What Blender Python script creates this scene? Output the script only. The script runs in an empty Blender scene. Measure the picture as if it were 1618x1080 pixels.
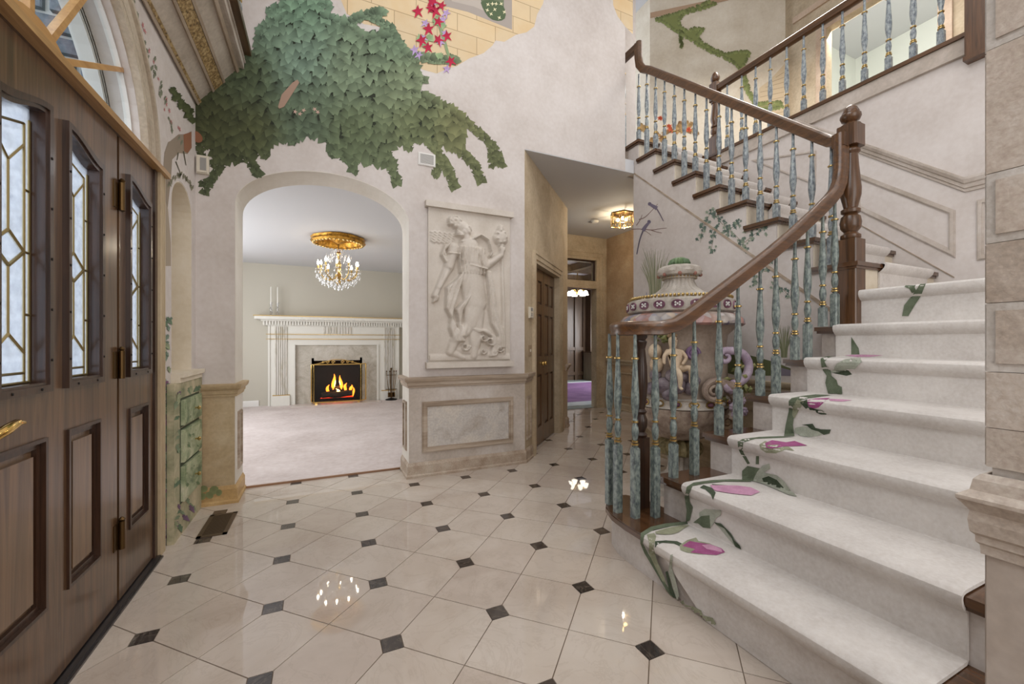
import bpy, bmesh, math, random
import numpy as np
from mathutils import Vector, Matrix
from mathutils.geometry import tessellate_polygon, delaunay_2d_cdt
random.seed(7)
S = bpy.context.scene
COL = S.collection
# ------------------------------------------------------------------ camera, world, lights, exposure
CAMH = 1.135; FPX = 652.0; YAW = math.radians(24.69); HOR = 541.0
cd = bpy.data.cameras.new('camera'); cam = bpy.data.objects.new('camera', cd); COL.objects.link(cam)
cam.location = (0, 0, CAMH); cam.rotation_euler = (math.pi/2, 0, -YAW)
cd.sensor_width = 36.0; cd.lens = 36.0*FPX/1618.0; cd.shift_y = 1.0/1618.0; cd.clip_start = 0.02
S.camera = cam
S.view_settings.view_transform = 'Standard'; S.view_settings.look = 'None'
S.view_settings.exposure = -0.14; S.view_settings.gamma = 1.0; S.view_settings.use_curve_mapping = False
w = bpy.data.worlds.new('sky'); S.world = w; w.use_nodes = True
nt = w.node_tree; bg = nt.nodes['Background']
bg.inputs[0].default_value = (0.86, 0.92, 1.0, 1); bg.inputs[1].default_value = 2.4
def area(name, loc, rot, sx, sy, power, col=(1, 1, 1)):
    l = bpy.data.lights.new(name, 'AREA'); l.shape = 'RECTANGLE'; l.size = sx; l.size_y = sy
    l.energy = power; l.color = col
    o = bpy.data.objects.new(name, l); COL.objects.link(o); o.location = loc; o.rotation_euler = rot
    return o
def point(name, loc, power, col, r=.03):
    l = bpy.data.lights.new(name, 'POINT'); l.energy = power; l.color = col; l.shadow_soft_size = r
    o = bpy.data.objects.new(name, l); COL.objects.link(o); o.location = loc
    return o
R90 = math.pi/2
area('foyer_top_fill', (1.6, 0.9, 5.3), (0, 0, 0), 3.6, 3.0, 54, (1, .97, .945))  # added soft fill below the ceiling; no fixture is built
area('upper_side_fill', (-.6, 0.6, 4.5), (0, -R90*.95, 0), 1.5, 2.4, 62, (.88, .95, 1))  # added cool fill before a solid wall; no window is built there
area('rear_fill', (.9, -2.3, 2.3), (R90, 0, 0), 3.6, 3.2, 104, (1, .97, .945))  # added fill behind the camera; the wall there is closed
area('living_room_window_light', (-2.2, 6.0, 1.5), (0, -R90, 0), 1.8, 3.0, 92, (.95, .97, 1))
area('living_room_fill', (1.0, 4.1, 2.45), (0, 0, 0), 1.6, .5, 7, (.97, .98, 1))  # added weak overhead fill just inside the arch
point('hall_light', (3.86, 4.66, 2.72), 15, (1, .86, .66), .03)
area('library_fill', (7.6, 8.6, 1.6), (R90*.6, 0, math.radians(60)), 1.6, 1.6, 70, (.95, .97, 1))  # unseen fill added for the library; its walls have no window
area('landing_fill', (4.7, 2.6, 5.2), (0, 0, 0), .9, 1.4, 74, (1, .96, .9))  # added overhead fill to brighten the landing walls; no fixture
area('bedroom_fill', (6.45, 2.3, 5.6), (0, -R90*.6, 0), 1.0, 2.0, 85, (1, 1, .97))  # added fill by the doorway, aimed into the bedroom; no window

# ------------------------------------------------------------------ helpers
CY, SY = math.cos(YAW), math.sin(YAW)
def ray(x, y):
    a = (x-809.0)/FPX; b = -(y-HOR)/FPX
    return Vector((a*CY+SY, -a*SY+CY, b))
def onX(x, y, X0):
    r = ray(x, y); return Vector((0, 0, CAMH)) + r*(X0/r.x)
def onY(x, y, Y0):
    r = ray(x, y); return Vector((0, 0, CAMH)) + r*(Y0/r.y)
def onZ(x, y, Z0):
    r = ray(x, y); return Vector((0, 0, CAMH)) + r*((Z0-CAMH)/r.z)

class MB:
    def __init__(s): s.v = []; s.f = []
    def add(s, vs, fs):
        n = len(s.v); s.v += [tuple(p) for p in vs]; s.f += [tuple(n+i for i in f) for f in fs]; return s
    def box(s, a, b):
        x0, y0, z0 = a; x1, y1, z1 = b
        vs = [(x0,y0,z0),(x1,y0,z0),(x1,y1,z0),(x0,y1,z0),(x0,y0,z1),(x1,y0,z1),(x1,y1,z1),(x0,y1,z1)]
        return s.add(vs, [(0,3,2,1),(4,5,6,7),(0,1,5,4),(1,2,6,5),(2,3,7,6),(3,0,4,7)])
    def obox(s, c, hx, hy, z0, z1, ang=0, cham=0):
        ca, sa = math.cos(ang), math.sin(ang); vs = []
        if cham: q = [(-hx+cham,-hy),(hx-cham,-hy),(hx,-hy+cham),(hx,hy-cham),(hx-cham,hy),(-hx+cham,hy),(-hx,hy-cham),(-hx,-hy+cham)]
        else: q = [(-hx,-hy),(hx,-hy),(hx,hy),(-hx,hy)]
        n = len(q)
        for z in (z0, z1):
            for x, y in q: vs.append((c[0]+x*ca-y*sa, c[1]+x*sa+y*ca, z))
        return s.add(vs, [tuple(range(n-1,-1,-1)), tuple(range(n,2*n))] + [(i,(i+1)%n,n+(i+1)%n,n+i) for i in range(n)])
    def lathe(s, prof, c=(0,0,0), n=16, flute=None, rot=0):
        # prof: [(r,z)]; flute: fn(ang,r,z)->r
        vs = []; m = len(prof)
        for r, z in prof:
            for i in range(n):
                a = 2*math.pi*i/n+rot; rr = flute(a, r, z) if flute else r
                vs.append((c[0]+rr*math.cos(a), c[1]+rr*math.sin(a), c[2]+z))
        fs = [(j*n+i, j*n+(i+1)%n, (j+1)*n+(i+1)%n, (j+1)*n+i) for j in range(m-1) for i in range(n)]
        up = prof[-1][1] >= prof[0][1]
        if not up: fs = [tuple(reversed(f)) for f in fs]
        a = tuple(range(n)); b = tuple(range((m-1)*n, m*n))
        fs += [tuple(reversed(a)), b] if up else [a, tuple(reversed(b))]
        return s.add(vs, fs)
    def tube(s, path, r, n=8, cap=True):
        path = [Vector(p) for p in path]; m = len(path); rs = r if isinstance(r, (list, tuple)) else [r]*m
        vs = []; prev = None
        for i, p in enumerate(path):
            t = (path[min(i+1,m-1)]-path[max(i-1,0)]).normalized()
            if prev is None:
                u = t.cross(Vector((0,0,1)))
                if u.length < 1e-3: u = t.cross(Vector((1,0,0)))
            else: u = prev - t*prev.dot(t)
            u.normalize(); v = t.cross(u); prev = u
            for k in range(n):
                a = 2*math.pi*k/n; vs.append(p+u*(rs[i]*math.cos(a))+v*(rs[i]*math.sin(a)))
        fs = [(j*n+i, (j+1)*n+i, (j+1)*n+(i+1)%n, j*n+(i+1)%n) for j in range(m-1) for i in range(n)]
        if cap: fs += [tuple(range(n)), tuple(reversed(range((m-1)*n, m*n)))]
        return s.add(vs, [tuple(reversed(f)) for f in fs])
    def sweep(s, path, prof, cap=True):
        # prof (side, up) swept with sideways kept horizontal
        path = [Vector(p) for p in path]; m = len(path); n = len(prof); vs = []; lastside = None
        for i, p in enumerate(path):
            t = (path[min(i+1,m-1)]-path[max(i-1,0)]).normalized()
            sd = t.cross(Vector((0,0,1)))
            if sd.length < .15 and lastside is not None: sd = lastside.copy()
            sd = (sd - t*sd.dot(t)).normalized(); lastside = sd; up = sd.cross(t)
            for a, b in prof: vs.append(p+sd*a+up*b)
        fs = [(j*n+i, j*n+(i+1)%n, (j+1)*n+(i+1)%n, (j+1)*n+i) for j in range(m-1) for i in range(n)]
        if cap: fs += [tuple(reversed(range(n))), tuple(range((m-1)*n, m*n))]
        return s.add(vs, fs)
    def mould(s, path, prof, side=1):
        # path in plan (x,y,z); prof [(out,dz)] closed; mitred corners
        P = [Vector(p) for p in path]; m = len(P); n = len(prof); vs = []
        def nrm(a, b):
            d = (b-a); d.z = 0; d.normalize(); return Vector((d.y, -d.x, 0))*side
        for i in range(m):
            if i == 0: q = nrm(P[0], P[1])
            elif i == m-1: q = nrm(P[-2], P[-1])
            else:
                a = nrm(P[i-1], P[i]); b = nrm(P[i], P[i+1]); q = (a+b)/max(.2, 1+a.dot(b))
            for o, dz in prof: vs.append((P[i].x+q.x*o, P[i].y+q.y*o, P[i].z+dz))
        fs = [(j*n+i, (j+1)*n+i, (j+1)*n+(i+1)%n, j*n+(i+1)%n) for j in range(m-1) for i in range(n)]
        fs += [tuple(range(n)), tuple(reversed(range((m-1)*n, m*n)))]
        return s.add(vs, fs)
    def prism(s, outer, mp, w0, w1, holes=()):
        loops = [[Vector((u, v, 0)) for u, v in outer]] + [[Vector((u, v, 0)) for u, v in h] for h in holes]
        flat = [p for l in loops for p in l]; tris = tessellate_polygon(loops); n = len(flat)
        vs = [mp(p.x, p.y, w0) for p in flat] + [mp(p.x, p.y, w1) for p in flat]
        fs = [tuple(t) for t in tris] + [tuple(n+i for i in reversed(t)) for t in tris]; k = 0
        for l in loops:
            c = len(l)
            for i in range(c): fs.append((k+i, k+(i+1)%c, n+k+(i+1)%c, n+k+i))
            k += c
        return s.add(vs, fs)
    def ball(s, c, r, sq=(1,1,1), n=8, m=6):
        prof = [(max(.001, r*math.sin(math.pi*i/m)), -r*math.cos(math.pi*i/m)) for i in range(m+1)]
        k = len(s.v); s.lathe(prof, (0,0,0), n)
        s.v[k:] = [(c[0]+x*sq[0], c[1]+y*sq[1], c[2]+z*sq[2]) for x, y, z in s.v[k:]]
        return s
    def move(s, f):
        s.v = [tuple(f(Vector(p))) for p in s.v]; return s
    def build(s, name, mat, parent=None, smooth=False, loc=None):
        me = bpy.data.meshes.new(name); me.from_pydata(s.v, [], s.f); me.update()
        bm = bmesh.new(); bm.from_mesh(me); bmesh.ops.recalc_face_normals(bm, faces=bm.faces); bm.to_mesh(me); bm.free()
        if smooth:
            me.polygons.foreach_set('use_smooth', [True]*len(me.polygons))
            try: me.set_sharp_from_angle(angle=math.radians(38 if smooth is True else smooth))
            except Exception: pass
        for m_ in (mat if isinstance(mat, (list, tuple)) else [mat]): me.materials.append(m_)
        o = bpy.data.objects.new(name, me); COL.objects.link(o)
        if parent is not None: o.parent = parent
        if loc is not None: o.location = loc
        return o
def raw(name, vs, fs, mat, parent=None, smooth=False):
    b = MB(); b.v = [tuple(v) for v in vs]; b.f = [tuple(f) for f in fs]; return b.build(name, mat, parent, smooth)
def tag(o, label=None, cat=None, group=None, kind=None):
    if label: o['label'] = label
    if cat: o['category'] = cat
    if group: o['group'] = group
    if kind: o['kind'] = kind
    return o
def empty(name, loc=(0,0,0), label=None, cat=None, group=None, kind=None, rz=0):
    o = bpy.data.objects.new(name, None); COL.objects.link(o); o.empty_display_size = .05
    o.location = loc; o.rotation_euler.z = rz
    return tag(o, label, cat, group, kind)
def copy_tree(o, parent=None):
    c = o.copy(); COL.objects.link(c)
    if parent: c.parent = parent
    for ch in [x for x in bpy.data.objects if x.parent == o]: copy_tree(ch, c)
    return c
def plane(o, u, v):
    o = Vector(o); u = Vector(u).normalized(); v = Vector(v).normalized(); n = u.cross(v)
    return lambda a, b, w=0: o+u*a+v*b+n*w
PX_ = lambda X0: (lambda u, v, w=0: Vector((X0+w, u, v)))       # plane x = X0, coordinates (y, z)
PY_ = lambda Y0: (lambda u, v, w=0: Vector((u, Y0+w, v)))       # plane y = Y0, coordinates (x, z)
def rect(a, b, c, d): return [(a, c), (b, c), (b, d), (a, d)]
def frame(mb, mp, u0, u1, v0, v1, wd, proud, base=0):
    # picture-frame moulding with a stepped section
    for k, (i0, i1, h) in enumerate(((0, wd*.45, proud*.6), (wd*.2, wd*.75, proud), (wd*.7, wd, proud*.5))):
        mb.prism(rect(u0+i0, u1-i0, v0+i0, v1-i0), mp, base, base+h, [rect(u0+i1, u1-i1, v0+i1, v1-i1)])
    return mb
def qframe(mb, mp, q, wd, proud):
    # the same for any convex quadrilateral q (counter-clockwise)
    c = Vector((sum(p[0] for p in q)/4, sum(p[1] for p in q)/4))
    def inset(d):
        out = []
        for i in range(4):
            p0 = Vector(q[i-1]); p1 = Vector(q[i]); p2 = Vector(q[(i+1)%4])
            a = (p1-p0).normalized(); b = (p2-p1).normalized()
            na = Vector((-a.y, a.x)); nb = Vector((-b.y, b.x)); m_ = (na+nb)/(1+na.dot(nb)); out.append(tuple(p1+m_*d))
        return out
    for i0, i1, h in ((0, wd*.45, proud*.6), (wd*.2, wd*.75, proud), (wd*.7, wd, proud*.5)):
        mb.prism(inset(i0) if i0 else list(q), mp, 0, h, [inset(i1)])
    return mb
def ins(pt, poly):
    x, y = pt; c = False; j = len(poly)-1
    for i in range(len(poly)):
        if (poly[i][1] > y) != (poly[j][1] > y) and x < (poly[j][0]-poly[i][0])*(y-poly[i][1])/(poly[j][1]-poly[i][1])+poly[i][0]: c = not c
        j = i
    return c
def smoothpoly(pts, it=2, closed=True):
    for _ in range(it):
        q = []; n = len(pts)
        for i in range(n if closed else n-1):
            a = pts[i]; b = pts[(i+1)%n]
            q += [(a[0]*.75+b[0]*.25, a[1]*.75+b[1]*.25), (a[0]*.25+b[0]*.75, a[1]*.25+b[1]*.75)]
        pts = q if closed else [pts[0]]+q+[pts[-1]]
    return pts

# ------------------------------------------------------------------ materials
def C(r, g, b):
    f = lambda c: (c/255/12.92) if c/255 <= .04045 else ((c/255+.055)/1.055)**2.4
    return (f(r), f(g), f(b), 1)
def nodes(name):
    m = bpy.data.materials.new(name); m.use_nodes = True; t = m.node_tree
    return m, t, t.nodes['Principled BSDF']
def N(t, ty, **kw):
    n = t.nodes.new(ty)
    for k, v in kw.items():
        if hasattr(n, k): setattr(n, k, v)
        else: n.inputs[k].default_value = v
    return n
def coords(t, scale=(1,1,1), rot=(0,0,0)):
    g = N(t, 'ShaderNodeNewGeometry'); mp = N(t, 'ShaderNodeMapping'); mp.inputs['Scale'].default_value = scale
    mp.inputs['Rotation'].default_value = rot
    t.links.new(g.outputs['Position'], mp.inputs['Vector']); return mp.outputs['Vector']
def ramp(t, src, stops, interp='LINEAR'):
    r = N(t, 'ShaderNodeValToRGB'); e = r.color_ramp.elements; r.color_ramp.interpolation = interp
    while len(e) < len(stops): e.new(.5)
    for i, (p, c) in enumerate(stops): e[i].position = p; e[i].color = c
    t.links.new(src, r.inputs['Fac']); return r.outputs['Color']
def noise(t, vec, scale, detail=4, rough=.55, dist=0):
    n = N(t, 'ShaderNodeTexNoise'); n.inputs['Scale'].default_value = scale; n.inputs['Detail'].default_value = detail
    n.inputs['Roughness'].default_value = rough; n.inputs['Distortion'].default_value = dist
    t.links.new(vec, n.inputs['Vector']); return n.outputs['Fac']
def bump(t, b, h, strength=.2, dist=.01):
    n = N(t, 'ShaderNodeBump'); n.inputs['Strength'].default_value = strength; n.inputs['Distance'].default_value = dist
    t.links.new(h, n.inputs['Height']); t.links.new(n.outputs['Normal'], b.inputs['Normal'])
def flat(name, col, rough=.5, metal=0, spec=.5, coat=0):
    m, t, b = nodes(name); b.inputs['Base Color'].default_value = col; b.inputs['Roughness'].default_value = rough
    b.inputs['Metallic'].default_value = metal; b.inputs['Specular IOR Level'].default_value = spec; b.inputs['Coat Weight'].default_value = coat
    return m
def mottled(name, stops, scale=3, rough=.6, stretch=(1,1,1), metal=0, bmp=0, detail=5, dist=0, coat=0, spec=.4, fine=0):
    m, t, b = nodes(name); v = coords(t, stretch); f = noise(t, v, scale, detail, .6, dist)
    c = ramp(t, f, stops)
    if fine:
        f2 = noise(t, v, scale*14, 3); mx = N(t, 'ShaderNodeMix', data_type='RGBA', blend_type='OVERLAY'); mx.inputs[0].default_value = fine
        t.links.new(c, mx.inputs[6]); t.links.new(ramp(t, f2, [(.3, (.3,.3,.3,1)), (.7, (.7,.7,.7,1))]), mx.inputs[7]); c = mx.outputs[2]
    t.links.new(c, b.inputs['Base Color']); b.inputs['Roughness'].default_value = rough; b.inputs['Metallic'].default_value = metal
    b.inputs['Specular IOR Level'].default_value = spec; b.inputs['Coat Weight'].default_value = coat; b.inputs['Coat Roughness'].default_value = .1
    if bmp: bump(t, b, noise(t, v, scale*6, 6), bmp, .01)
    return m
def wood(name, c1, c2, axis='z', rough=.35, scale=1.0, coat=.25):
    st = {'x': (1.5, 26, 26), 'y': (26, 1.5, 26), 'z': (26, 26, 1.5)}[axis]
    m, t, b = nodes(name); v = coords(t, tuple(a*scale for a in st)); f = noise(t, v, 1.6, 6, .62, .9)
    t.links.new(ramp(t, f, [(.28, c1), (.5, tuple((a+d)/2 for a, d in zip(c1, c2))), (.72, c2)]), b.inputs['Base Color'])
    b.inputs['Roughness'].default_value = rough; b.inputs['Coat Weight'].default_value = coat; b.inputs['Coat Roughness'].default_value = .15
    bump(t, b, f, .12, .004); return m
def emit(name, col, strength):
    m, t, b = nodes(name); b.inputs['Base Color'].default_value = col
    b.inputs['Emission Color'].default_value = col; b.inputs['Emission Strength'].default_value = strength; return m
def glassy(name, tint, gloss=.12, rough=.05, milky=0, bmp=0, scale=60):
    m, t, b = nodes(name); out = t.nodes['Material Output']
    tr = N(t, 'ShaderNodeBsdfTransparent'); tr.inputs[0].default_value = tint
    gl = N(t, 'ShaderNodeBsdfGlossy'); gl.inputs['Roughness'].default_value = rough
    mx = N(t, 'ShaderNodeMixShader'); mx.inputs[0].default_value = gloss
    t.links.new(tr.outputs[0], mx.inputs[1]); t.links.new(gl.outputs[0], mx.inputs[2]); last = mx
    if bmp:
        bn = N(t, 'ShaderNodeBump'); bn.inputs['Strength'].default_value = bmp
        t.links.new(noise(t, coords(t), scale, 3), bn.inputs['Height']); t.links.new(bn.outputs[0], gl.inputs['Normal'])
    if milky:
        tl = N(t, 'ShaderNodeBsdfTranslucent'); tl.inputs[0].default_value = (.95, .97, 1, 1)
        m2 = N(t, 'ShaderNodeMixShader'); f = noise(t, coords(t), scale, 3)
        mr = N(t, 'ShaderNodeMapRange'); mr.inputs['To Min'].default_value = milky*.5; mr.inputs['To Max'].default_value = milky*1.5
        t.links.new(f, mr.inputs['Value']); t.links.new(mr.outputs[0], m2.inputs[0])
        t.links.new(mx.outputs[0], m2.inputs[1]); t.links.new(tl.outputs[0], m2.inputs[2]); last = m2
    t.links.new(last.outputs[0], out.inputs['Surface']); return m

PLASTER = mottled('plaster_cream', [(.3, C(200,191,185)), (.5, C(209,201,196)), (.72, C(217,210,206))], 2.2, .75, bmp=.12, fine=.16)
PLASTER_TAN = mottled('plaster_tan', [(.3, C(166,147,120)), (.5, C(186,168,141)), (.72, C(202,186,160))], 2.6, .7, bmp=.1, fine=.25, dist=.6)
PLASTER_NICHE = mottled('plaster_beige', [(.3, C(208,196,174)), (.5, C(220,209,190)), (.72, C(228,219,203))], 2.6, .75, bmp=.15, fine=.15)
JAMB = mottled('jamb_paint', [(.3, C(212,205,194)), (.7, C(226,221,212))], 3, .7, bmp=.08, fine=.1)
DADO = mottled('dado_paint', [(.3, C(172,160,148)), (.5, C(190,179,169)), (.7, C(205,197,190))], 3, .65, bmp=.1, fine=.2, dist=.5)
RAILP = mottled('streaked_stone_paint', [(.3, C(140,122,104)), (.5, C(170,153,135)), (.72, C(192,178,163))], 5, .6, (.25,.25,3), bmp=.1, fine=.25)
PANELC = mottled('panel_stone_paint', [(.3, C(168,156,144)), (.5, C(190,184,178)), (.72, C(205,196,184))], 4.5, .6, bmp=.05, fine=.3, dist=1.2)
BASEP = mottled('base_stone_paint', [(.3, C(150,130,110)), (.5, C(173,155,137)), (.72, C(189,176,160))], 9, .6, bmp=.1, fine=.35)
WHITE = flat('white_paint', C(226,224,220), .45)
CEIL = flat('ceiling_white', C(206,207,210), .8)
LIVW = flat('greige_wall', C(192,187,174), .8)
OAK_D = wood('dark_oak', C(58,40,27), C(116,86,60), 'z', .28, .8, .45)
OAK_PANEL = wood('door_panel_oak', C(72,51,35), C(132,102,74), 'z', .28, .6, .45)
OAK_H = wood('dark_oak_rail', C(64,46,30), C(112,84,58), 'y')
OAK_DARK = wood('espresso_oak', C(38,24,17), C(74,50,36), 'z', .3)
MAHOG = wood('walnut_handrail', C(58,36,18), C(112,74,40), 'x', .32, 1, .25)
MAHOG_Y = wood('walnut_rail_lengthwise', C(58,38,20), C(108,74,44), 'y', .42, 1, .12)
MAHOG_Z = wood('walnut_post', C(56,36,20), C(108,74,46), 'z', .32, 1, .25)
TREADW = wood('walnut_tread', C(58,38,22), C(104,70,44), 'y', .22, 1, .5)
GOLD = flat('antique_gold', C(198,170,112), .3, 1)
BRASS = flat('polished_brass', C(232,196,120), .15, 1)
BRASSD = flat('aged_brass', C(100,78,50), .4, 1)
DADO_WARM = mottled('warm_lit_dado', [(.3, C(168,144,110)), (.5, C(186,164,130)), (.72, C(202,184,154))], 3, .65, bmp=.1, fine=.2, dist=.5)  # dado colour shifted to ochre to carry warm light on this side
CAME = flat('brass_came', C(150,134,92), .35, .8)
PATINA = mottled('verdigris', [(.3, C(56,65,70)), (.45, C(99,110,109)), (.56, C(127,138,132)), (.74, C(150,160,153))], 60, .35, (1,1,.55), detail=7, coat=.3)
PATINA2 = mottled('grey_verdigris', [(.3, C(74,84,94)), (.45, C(122,130,136)), (.56, C(150,158,160)), (.74, C(180,186,186))], 60, .35, (1,1,.55), detail=7, coat=.3)
CARPET = mottled('ivory_carpet', [(.3, C(204,198,193)), (.7, C(222,217,212))], 5, .95, bmp=.35, fine=.25, spec=.1)
GLASS = glassy('clear_glass', (.96,.98,.98,1), .08, .02)
ARTGLASS = glassy('leaded_glass', (.92,.95,1,1), .06, .1, milky=.34, bmp=.3, scale=38)
CRYSTAL = glassy('crystal', (.97,.97,.97,1), .4, .04, milky=.3)
BLACK = flat('black_metal', C(26,25,25), .4, .6)
# ------------------------------------------------------------------ floor
D = .431; OX, OY, DA = -.1919, 1.1742, .038
def marble(name, c1, c2, vein, rough):
    m, t, b = nodes(name); v = coords(t); f = noise(t, v, 2.2, 6, .6, .8); c = ramp(t, f, [(.3, c1), (.7, c2)])
    oi = N(t, 'ShaderNodeObjectInfo'); ad = N(t, 'ShaderNodeMath', operation='MULTIPLY_ADD'); ad.inputs[1].default_value = .2; ad.inputs[2].default_value = .4
    t.links.new(oi.outputs['Random'], ad.inputs[0]); mx = N(t, 'ShaderNodeMix', data_type='RGBA', blend_type='OVERLAY'); mx.inputs[0].default_value = .35
    t.links.new(c, mx.inputs[6]); t.links.new(ad.outputs[0], mx.inputs[7])
    f2 = noise(t, v, 3.4, 8, .65, 2.2); vn = ramp(t, f2, [(.475, (0,0,0,1)), (.5, (1,1,1,1)), (.525, (0,0,0,1))])
    m2 = N(t, 'ShaderNodeMix', data_type='RGBA'); t.links.new(mx.outputs[2], m2.inputs[6]); m2.inputs[7].default_value = vein
    k = N(t, 'ShaderNodeMath', operation='MULTIPLY'); k.inputs[1].default_value = .16; t.links.new(vn, k.inputs[0]); t.links.new(k.outputs[0], m2.inputs[0])
    t.links.new(m2.outputs[2], b.inputs['Base Color']); b.inputs['Roughness'].default_value = rough
    b.inputs['Specular IOR Level'].default_value = .75; return m
TILE = marble('cream_marble_tile', C(190,176,163), C(208,197,186), C(150,132,114), .025)
DOT = marble('dark_emperador_marble', C(44,38,35), C(88,80,75), C(170,154,138), .03)
GROUT = flat('grout', C(128,112,96), .9)
HALLX = 4.56
floor = tag(MB().box((-.95,-2.5,-.12),(5.4,6.0,-.004)).build('floor', GROUT), kind='structure')
floor['label'] = 'polished cream marble floor with dark square insets'
def clip(poly, axis, val, keep_gt):
    out = []; n = len(poly)
    for i in range(n):
        a, b = poly[i], poly[(i+1)%n]; ia = (a[axis] >= val) == keep_gt; ib = (b[axis] >= val) == keep_gt
        if ia: out.append(a)
        if ia != ib:
            t = (val-a[axis])/(b[axis]-a[axis]); out.append(tuple(a[k]+(b[k]-a[k])*t for k in (0, 1)))
    return out
def slab(name, poly, c, mat, me=None):
    if me is None:
        o = MB().prism(poly, lambda u, v, w: Vector((u, v, w)), -.004, 0).build(name, mat, floor)
    else:
        o = bpy.data.objects.new(name, me); COL.objects.link(o); o.parent = floor
    o.location = (c[0], c[1], 0); return o
g = .0016
hexA = [(-DA+g,-D/2+DA+g),(DA-g,-D/2+DA+g),(D/2-1.6*g,0),(DA-g,D/2-DA-g),(-DA+g,D/2-DA-g),(-D/2+1.6*g,0)]
hexB = [(y, x) for x, y in hexA][::-1]
sq = rect(-DA+g, DA-g, -DA+g, DA-g)
cache = {}
def region(x, y):
    d = x*SY+y*CY
    if y < 3.9 and x < 2.15: return d > 1.15 and not (x > 1.75 and y < 1.7)
    if x > 4.75 or y > 6.1: return False
    return x-1.74 > y-3.5-.35 and y > 1.95
for i in range(-3, 13):
    for j in range(-2, 14):
        for nm, poly, cx, cy in (('tile', hexA, OX+i*D, OY+(j+.5)*D), ('tile', hexB, OX+(i+.5)*D, OY+j*D), ('tile_inset', sq, OX+i*D, OY+j*D)):
            if not region(cx, cy): continue
            p = [(u+cx, v+cy) for u, v in poly]; q = p
            for ax, val, gt in ((0, -.8, True), (0, HALLX, False), (1, 3.805 if cx < 1.7 else 5.92, False)): q = clip(q, ax, val, gt) if q else q
            if len(q) < 3: continue
            key = (nm, poly is hexB); mt = DOT if nm == 'tile_inset' else TILE
            if len(q) == len(p) and all(abs(a[0]-b[0])+abs(a[1]-b[1]) < 1e-9 for a, b in zip(q, p)):
                if key in cache: slab(nm, None, (cx, cy), mt, cache[key])
                else: cache[key] = slab(nm, poly, (cx, cy), mt).data
            else: slab(nm, [(u-cx, v-cy) for u, v in q], (cx, cy), mt)
# floor register
reg = empty('floor_register', (-.52, 3.17, 0), 'dark bronze floor air register in the tiles by the green drawers', 'floor vent')
a = onZ(322,847,0); fb = MB(); rx0, rx1, ry0, ry1 = -.665, -.515, 2.93, 3.28
fb.box((rx0,ry0,0),(rx1,ry0+.022,.006)).box((rx0,ry1-.022,0),(rx1,ry1,.006)).box((rx0,ry0,0),(rx0+.022,ry1,.006)).box((rx1-.022,ry0,0),(rx1,ry1,.006))
BRONZE = flat('bronze', C(104,88,70), .45, .5)
def inP(o, par):
    o.parent = par; o.matrix_parent_inverse = Matrix.Translation(par.location).inverted() if par.rotation_euler.z == 0 else par.matrix_basis.inverted(); return o
inP(fb.build('frame', BRONZE), reg)
inP(MB().box((rx0+.02,ry0+.02,.0005),(rx1-.02,ry1-.02,.0015)).build('grille_backing', BLACK), reg)
for k in range(24):
    y = ry0+.03+k*(ry1-ry0-.06)/23; inP(MB().box((rx0+.02,y-.0025,.001),(rx1-.02,y+.0025,.005)).build('slat', BRONZE), reg)

# ------------------------------------------------------------------ entrance wall
WX = -.795
L_ = PX_(WX)
def ell(cy, cz, a, b, n=28, t0=0, t1=math.pi): return [(cy+a*math.cos(t0+(t1-t0)*i/n), cz+b*math.sin(t0+(t1-t0)*i/n)) for i in range(n+1)]
FC, FZ, FA, FB = 1.79, 2.055, .765, .60
nich = [(3.41,.955),(3.41,1.96)]+ell(3.205,1.96,.205,.17,12)[1:-1]+[(3.0,1.96),(3.0,.955)]
outer = [(-2.5,0),(.84,0),(.84,2.05),(FC-FA,2.05)]+ell(FC,FZ,FA,FB)[::-1]+[(FC+FA,2.05),(2.76,2.05),(2.76,0),(3.5,0),(3.5,6.5),(-2.5,6.5)]
wl = tag(MB().prism(outer, L_, -.10, 0, [nich]).build('wall_left', PLASTER), 'cream plastered entrance wall with arched niche and fanlight', kind='structure')
MB().prism([(3.41,.955),(3.41,1.96)]+ell(3.205,1.96,.205,.17,12)[1:-1]+[(3.0,1.96),(3.0,.955)], L_, -.165, -.145).build('niche_back', PLASTER_NICHE, wl)
nb = MB(); pts = [(3.41,.955),(3.41,1.96)]+ell(3.205,1.96,.205,.17,12)[1:-1]+[(3.0,1.96),(3.0,.955)]
nb.prism(pts, L_, -.15, -.002, [[(3.205+(u-3.205)*.985, .958+(v-.955)*.992) for u, v in pts]]).build('niche_lining', PLASTER_NICHE, wl)
MB().box((-.945,2.985,.93),(WX+.06,3.47,.957)).box((WX-.1,2.985,.90),(WX+.045,3.47,.93)).build('niche_shelf', PLASTER_NICHE, wl)
# casings
TANWOOD = mottled('cream_tan_casing', [(.3, C(172,150,118)), (.7, C(204,186,156))], 4, .5, (2,2,.4), bmp=.06, fine=.2)
cs = MB()
for y0, y1, h in ((2.76,2.783,.018),(2.783,2.793,.01),(2.793,2.815,.016),(2.815,2.823,.009),(2.823,2.842,.016)): cs.box((WX,y0,0),(WX+h,y1,2.04)).box((WX,3.6-y1,0),(WX+h,3.6-y0,2.04))
tag(cs.build('trim_1', TANWOOD), 'fluted tan door casing', kind='structure')
fc = MB()
for k, (a0, a1, h) in enumerate(((FA,FA+.035,.03),(FA+.035,FA+.06,.016),(FA+.06,FA+.12,.024),(FA+.12,FA+.15,.014),(FA+.15,FA+.17,.03))):
    q = ell(FC,FZ,a1,a1-.155,28)+ell(FC,FZ,a0,a0-.155,28)[::-1]; fc.prism(q, L_, 0, h)
tag(fc.build('trim_2', mottled('fan_casing_paint', [(.3, C(168,152,132)), (.7, C(198,186,168))], 4, .6, bmp=.1, fine=.3)), 'moulded casing arch round the fanlight', kind='structure')
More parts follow.
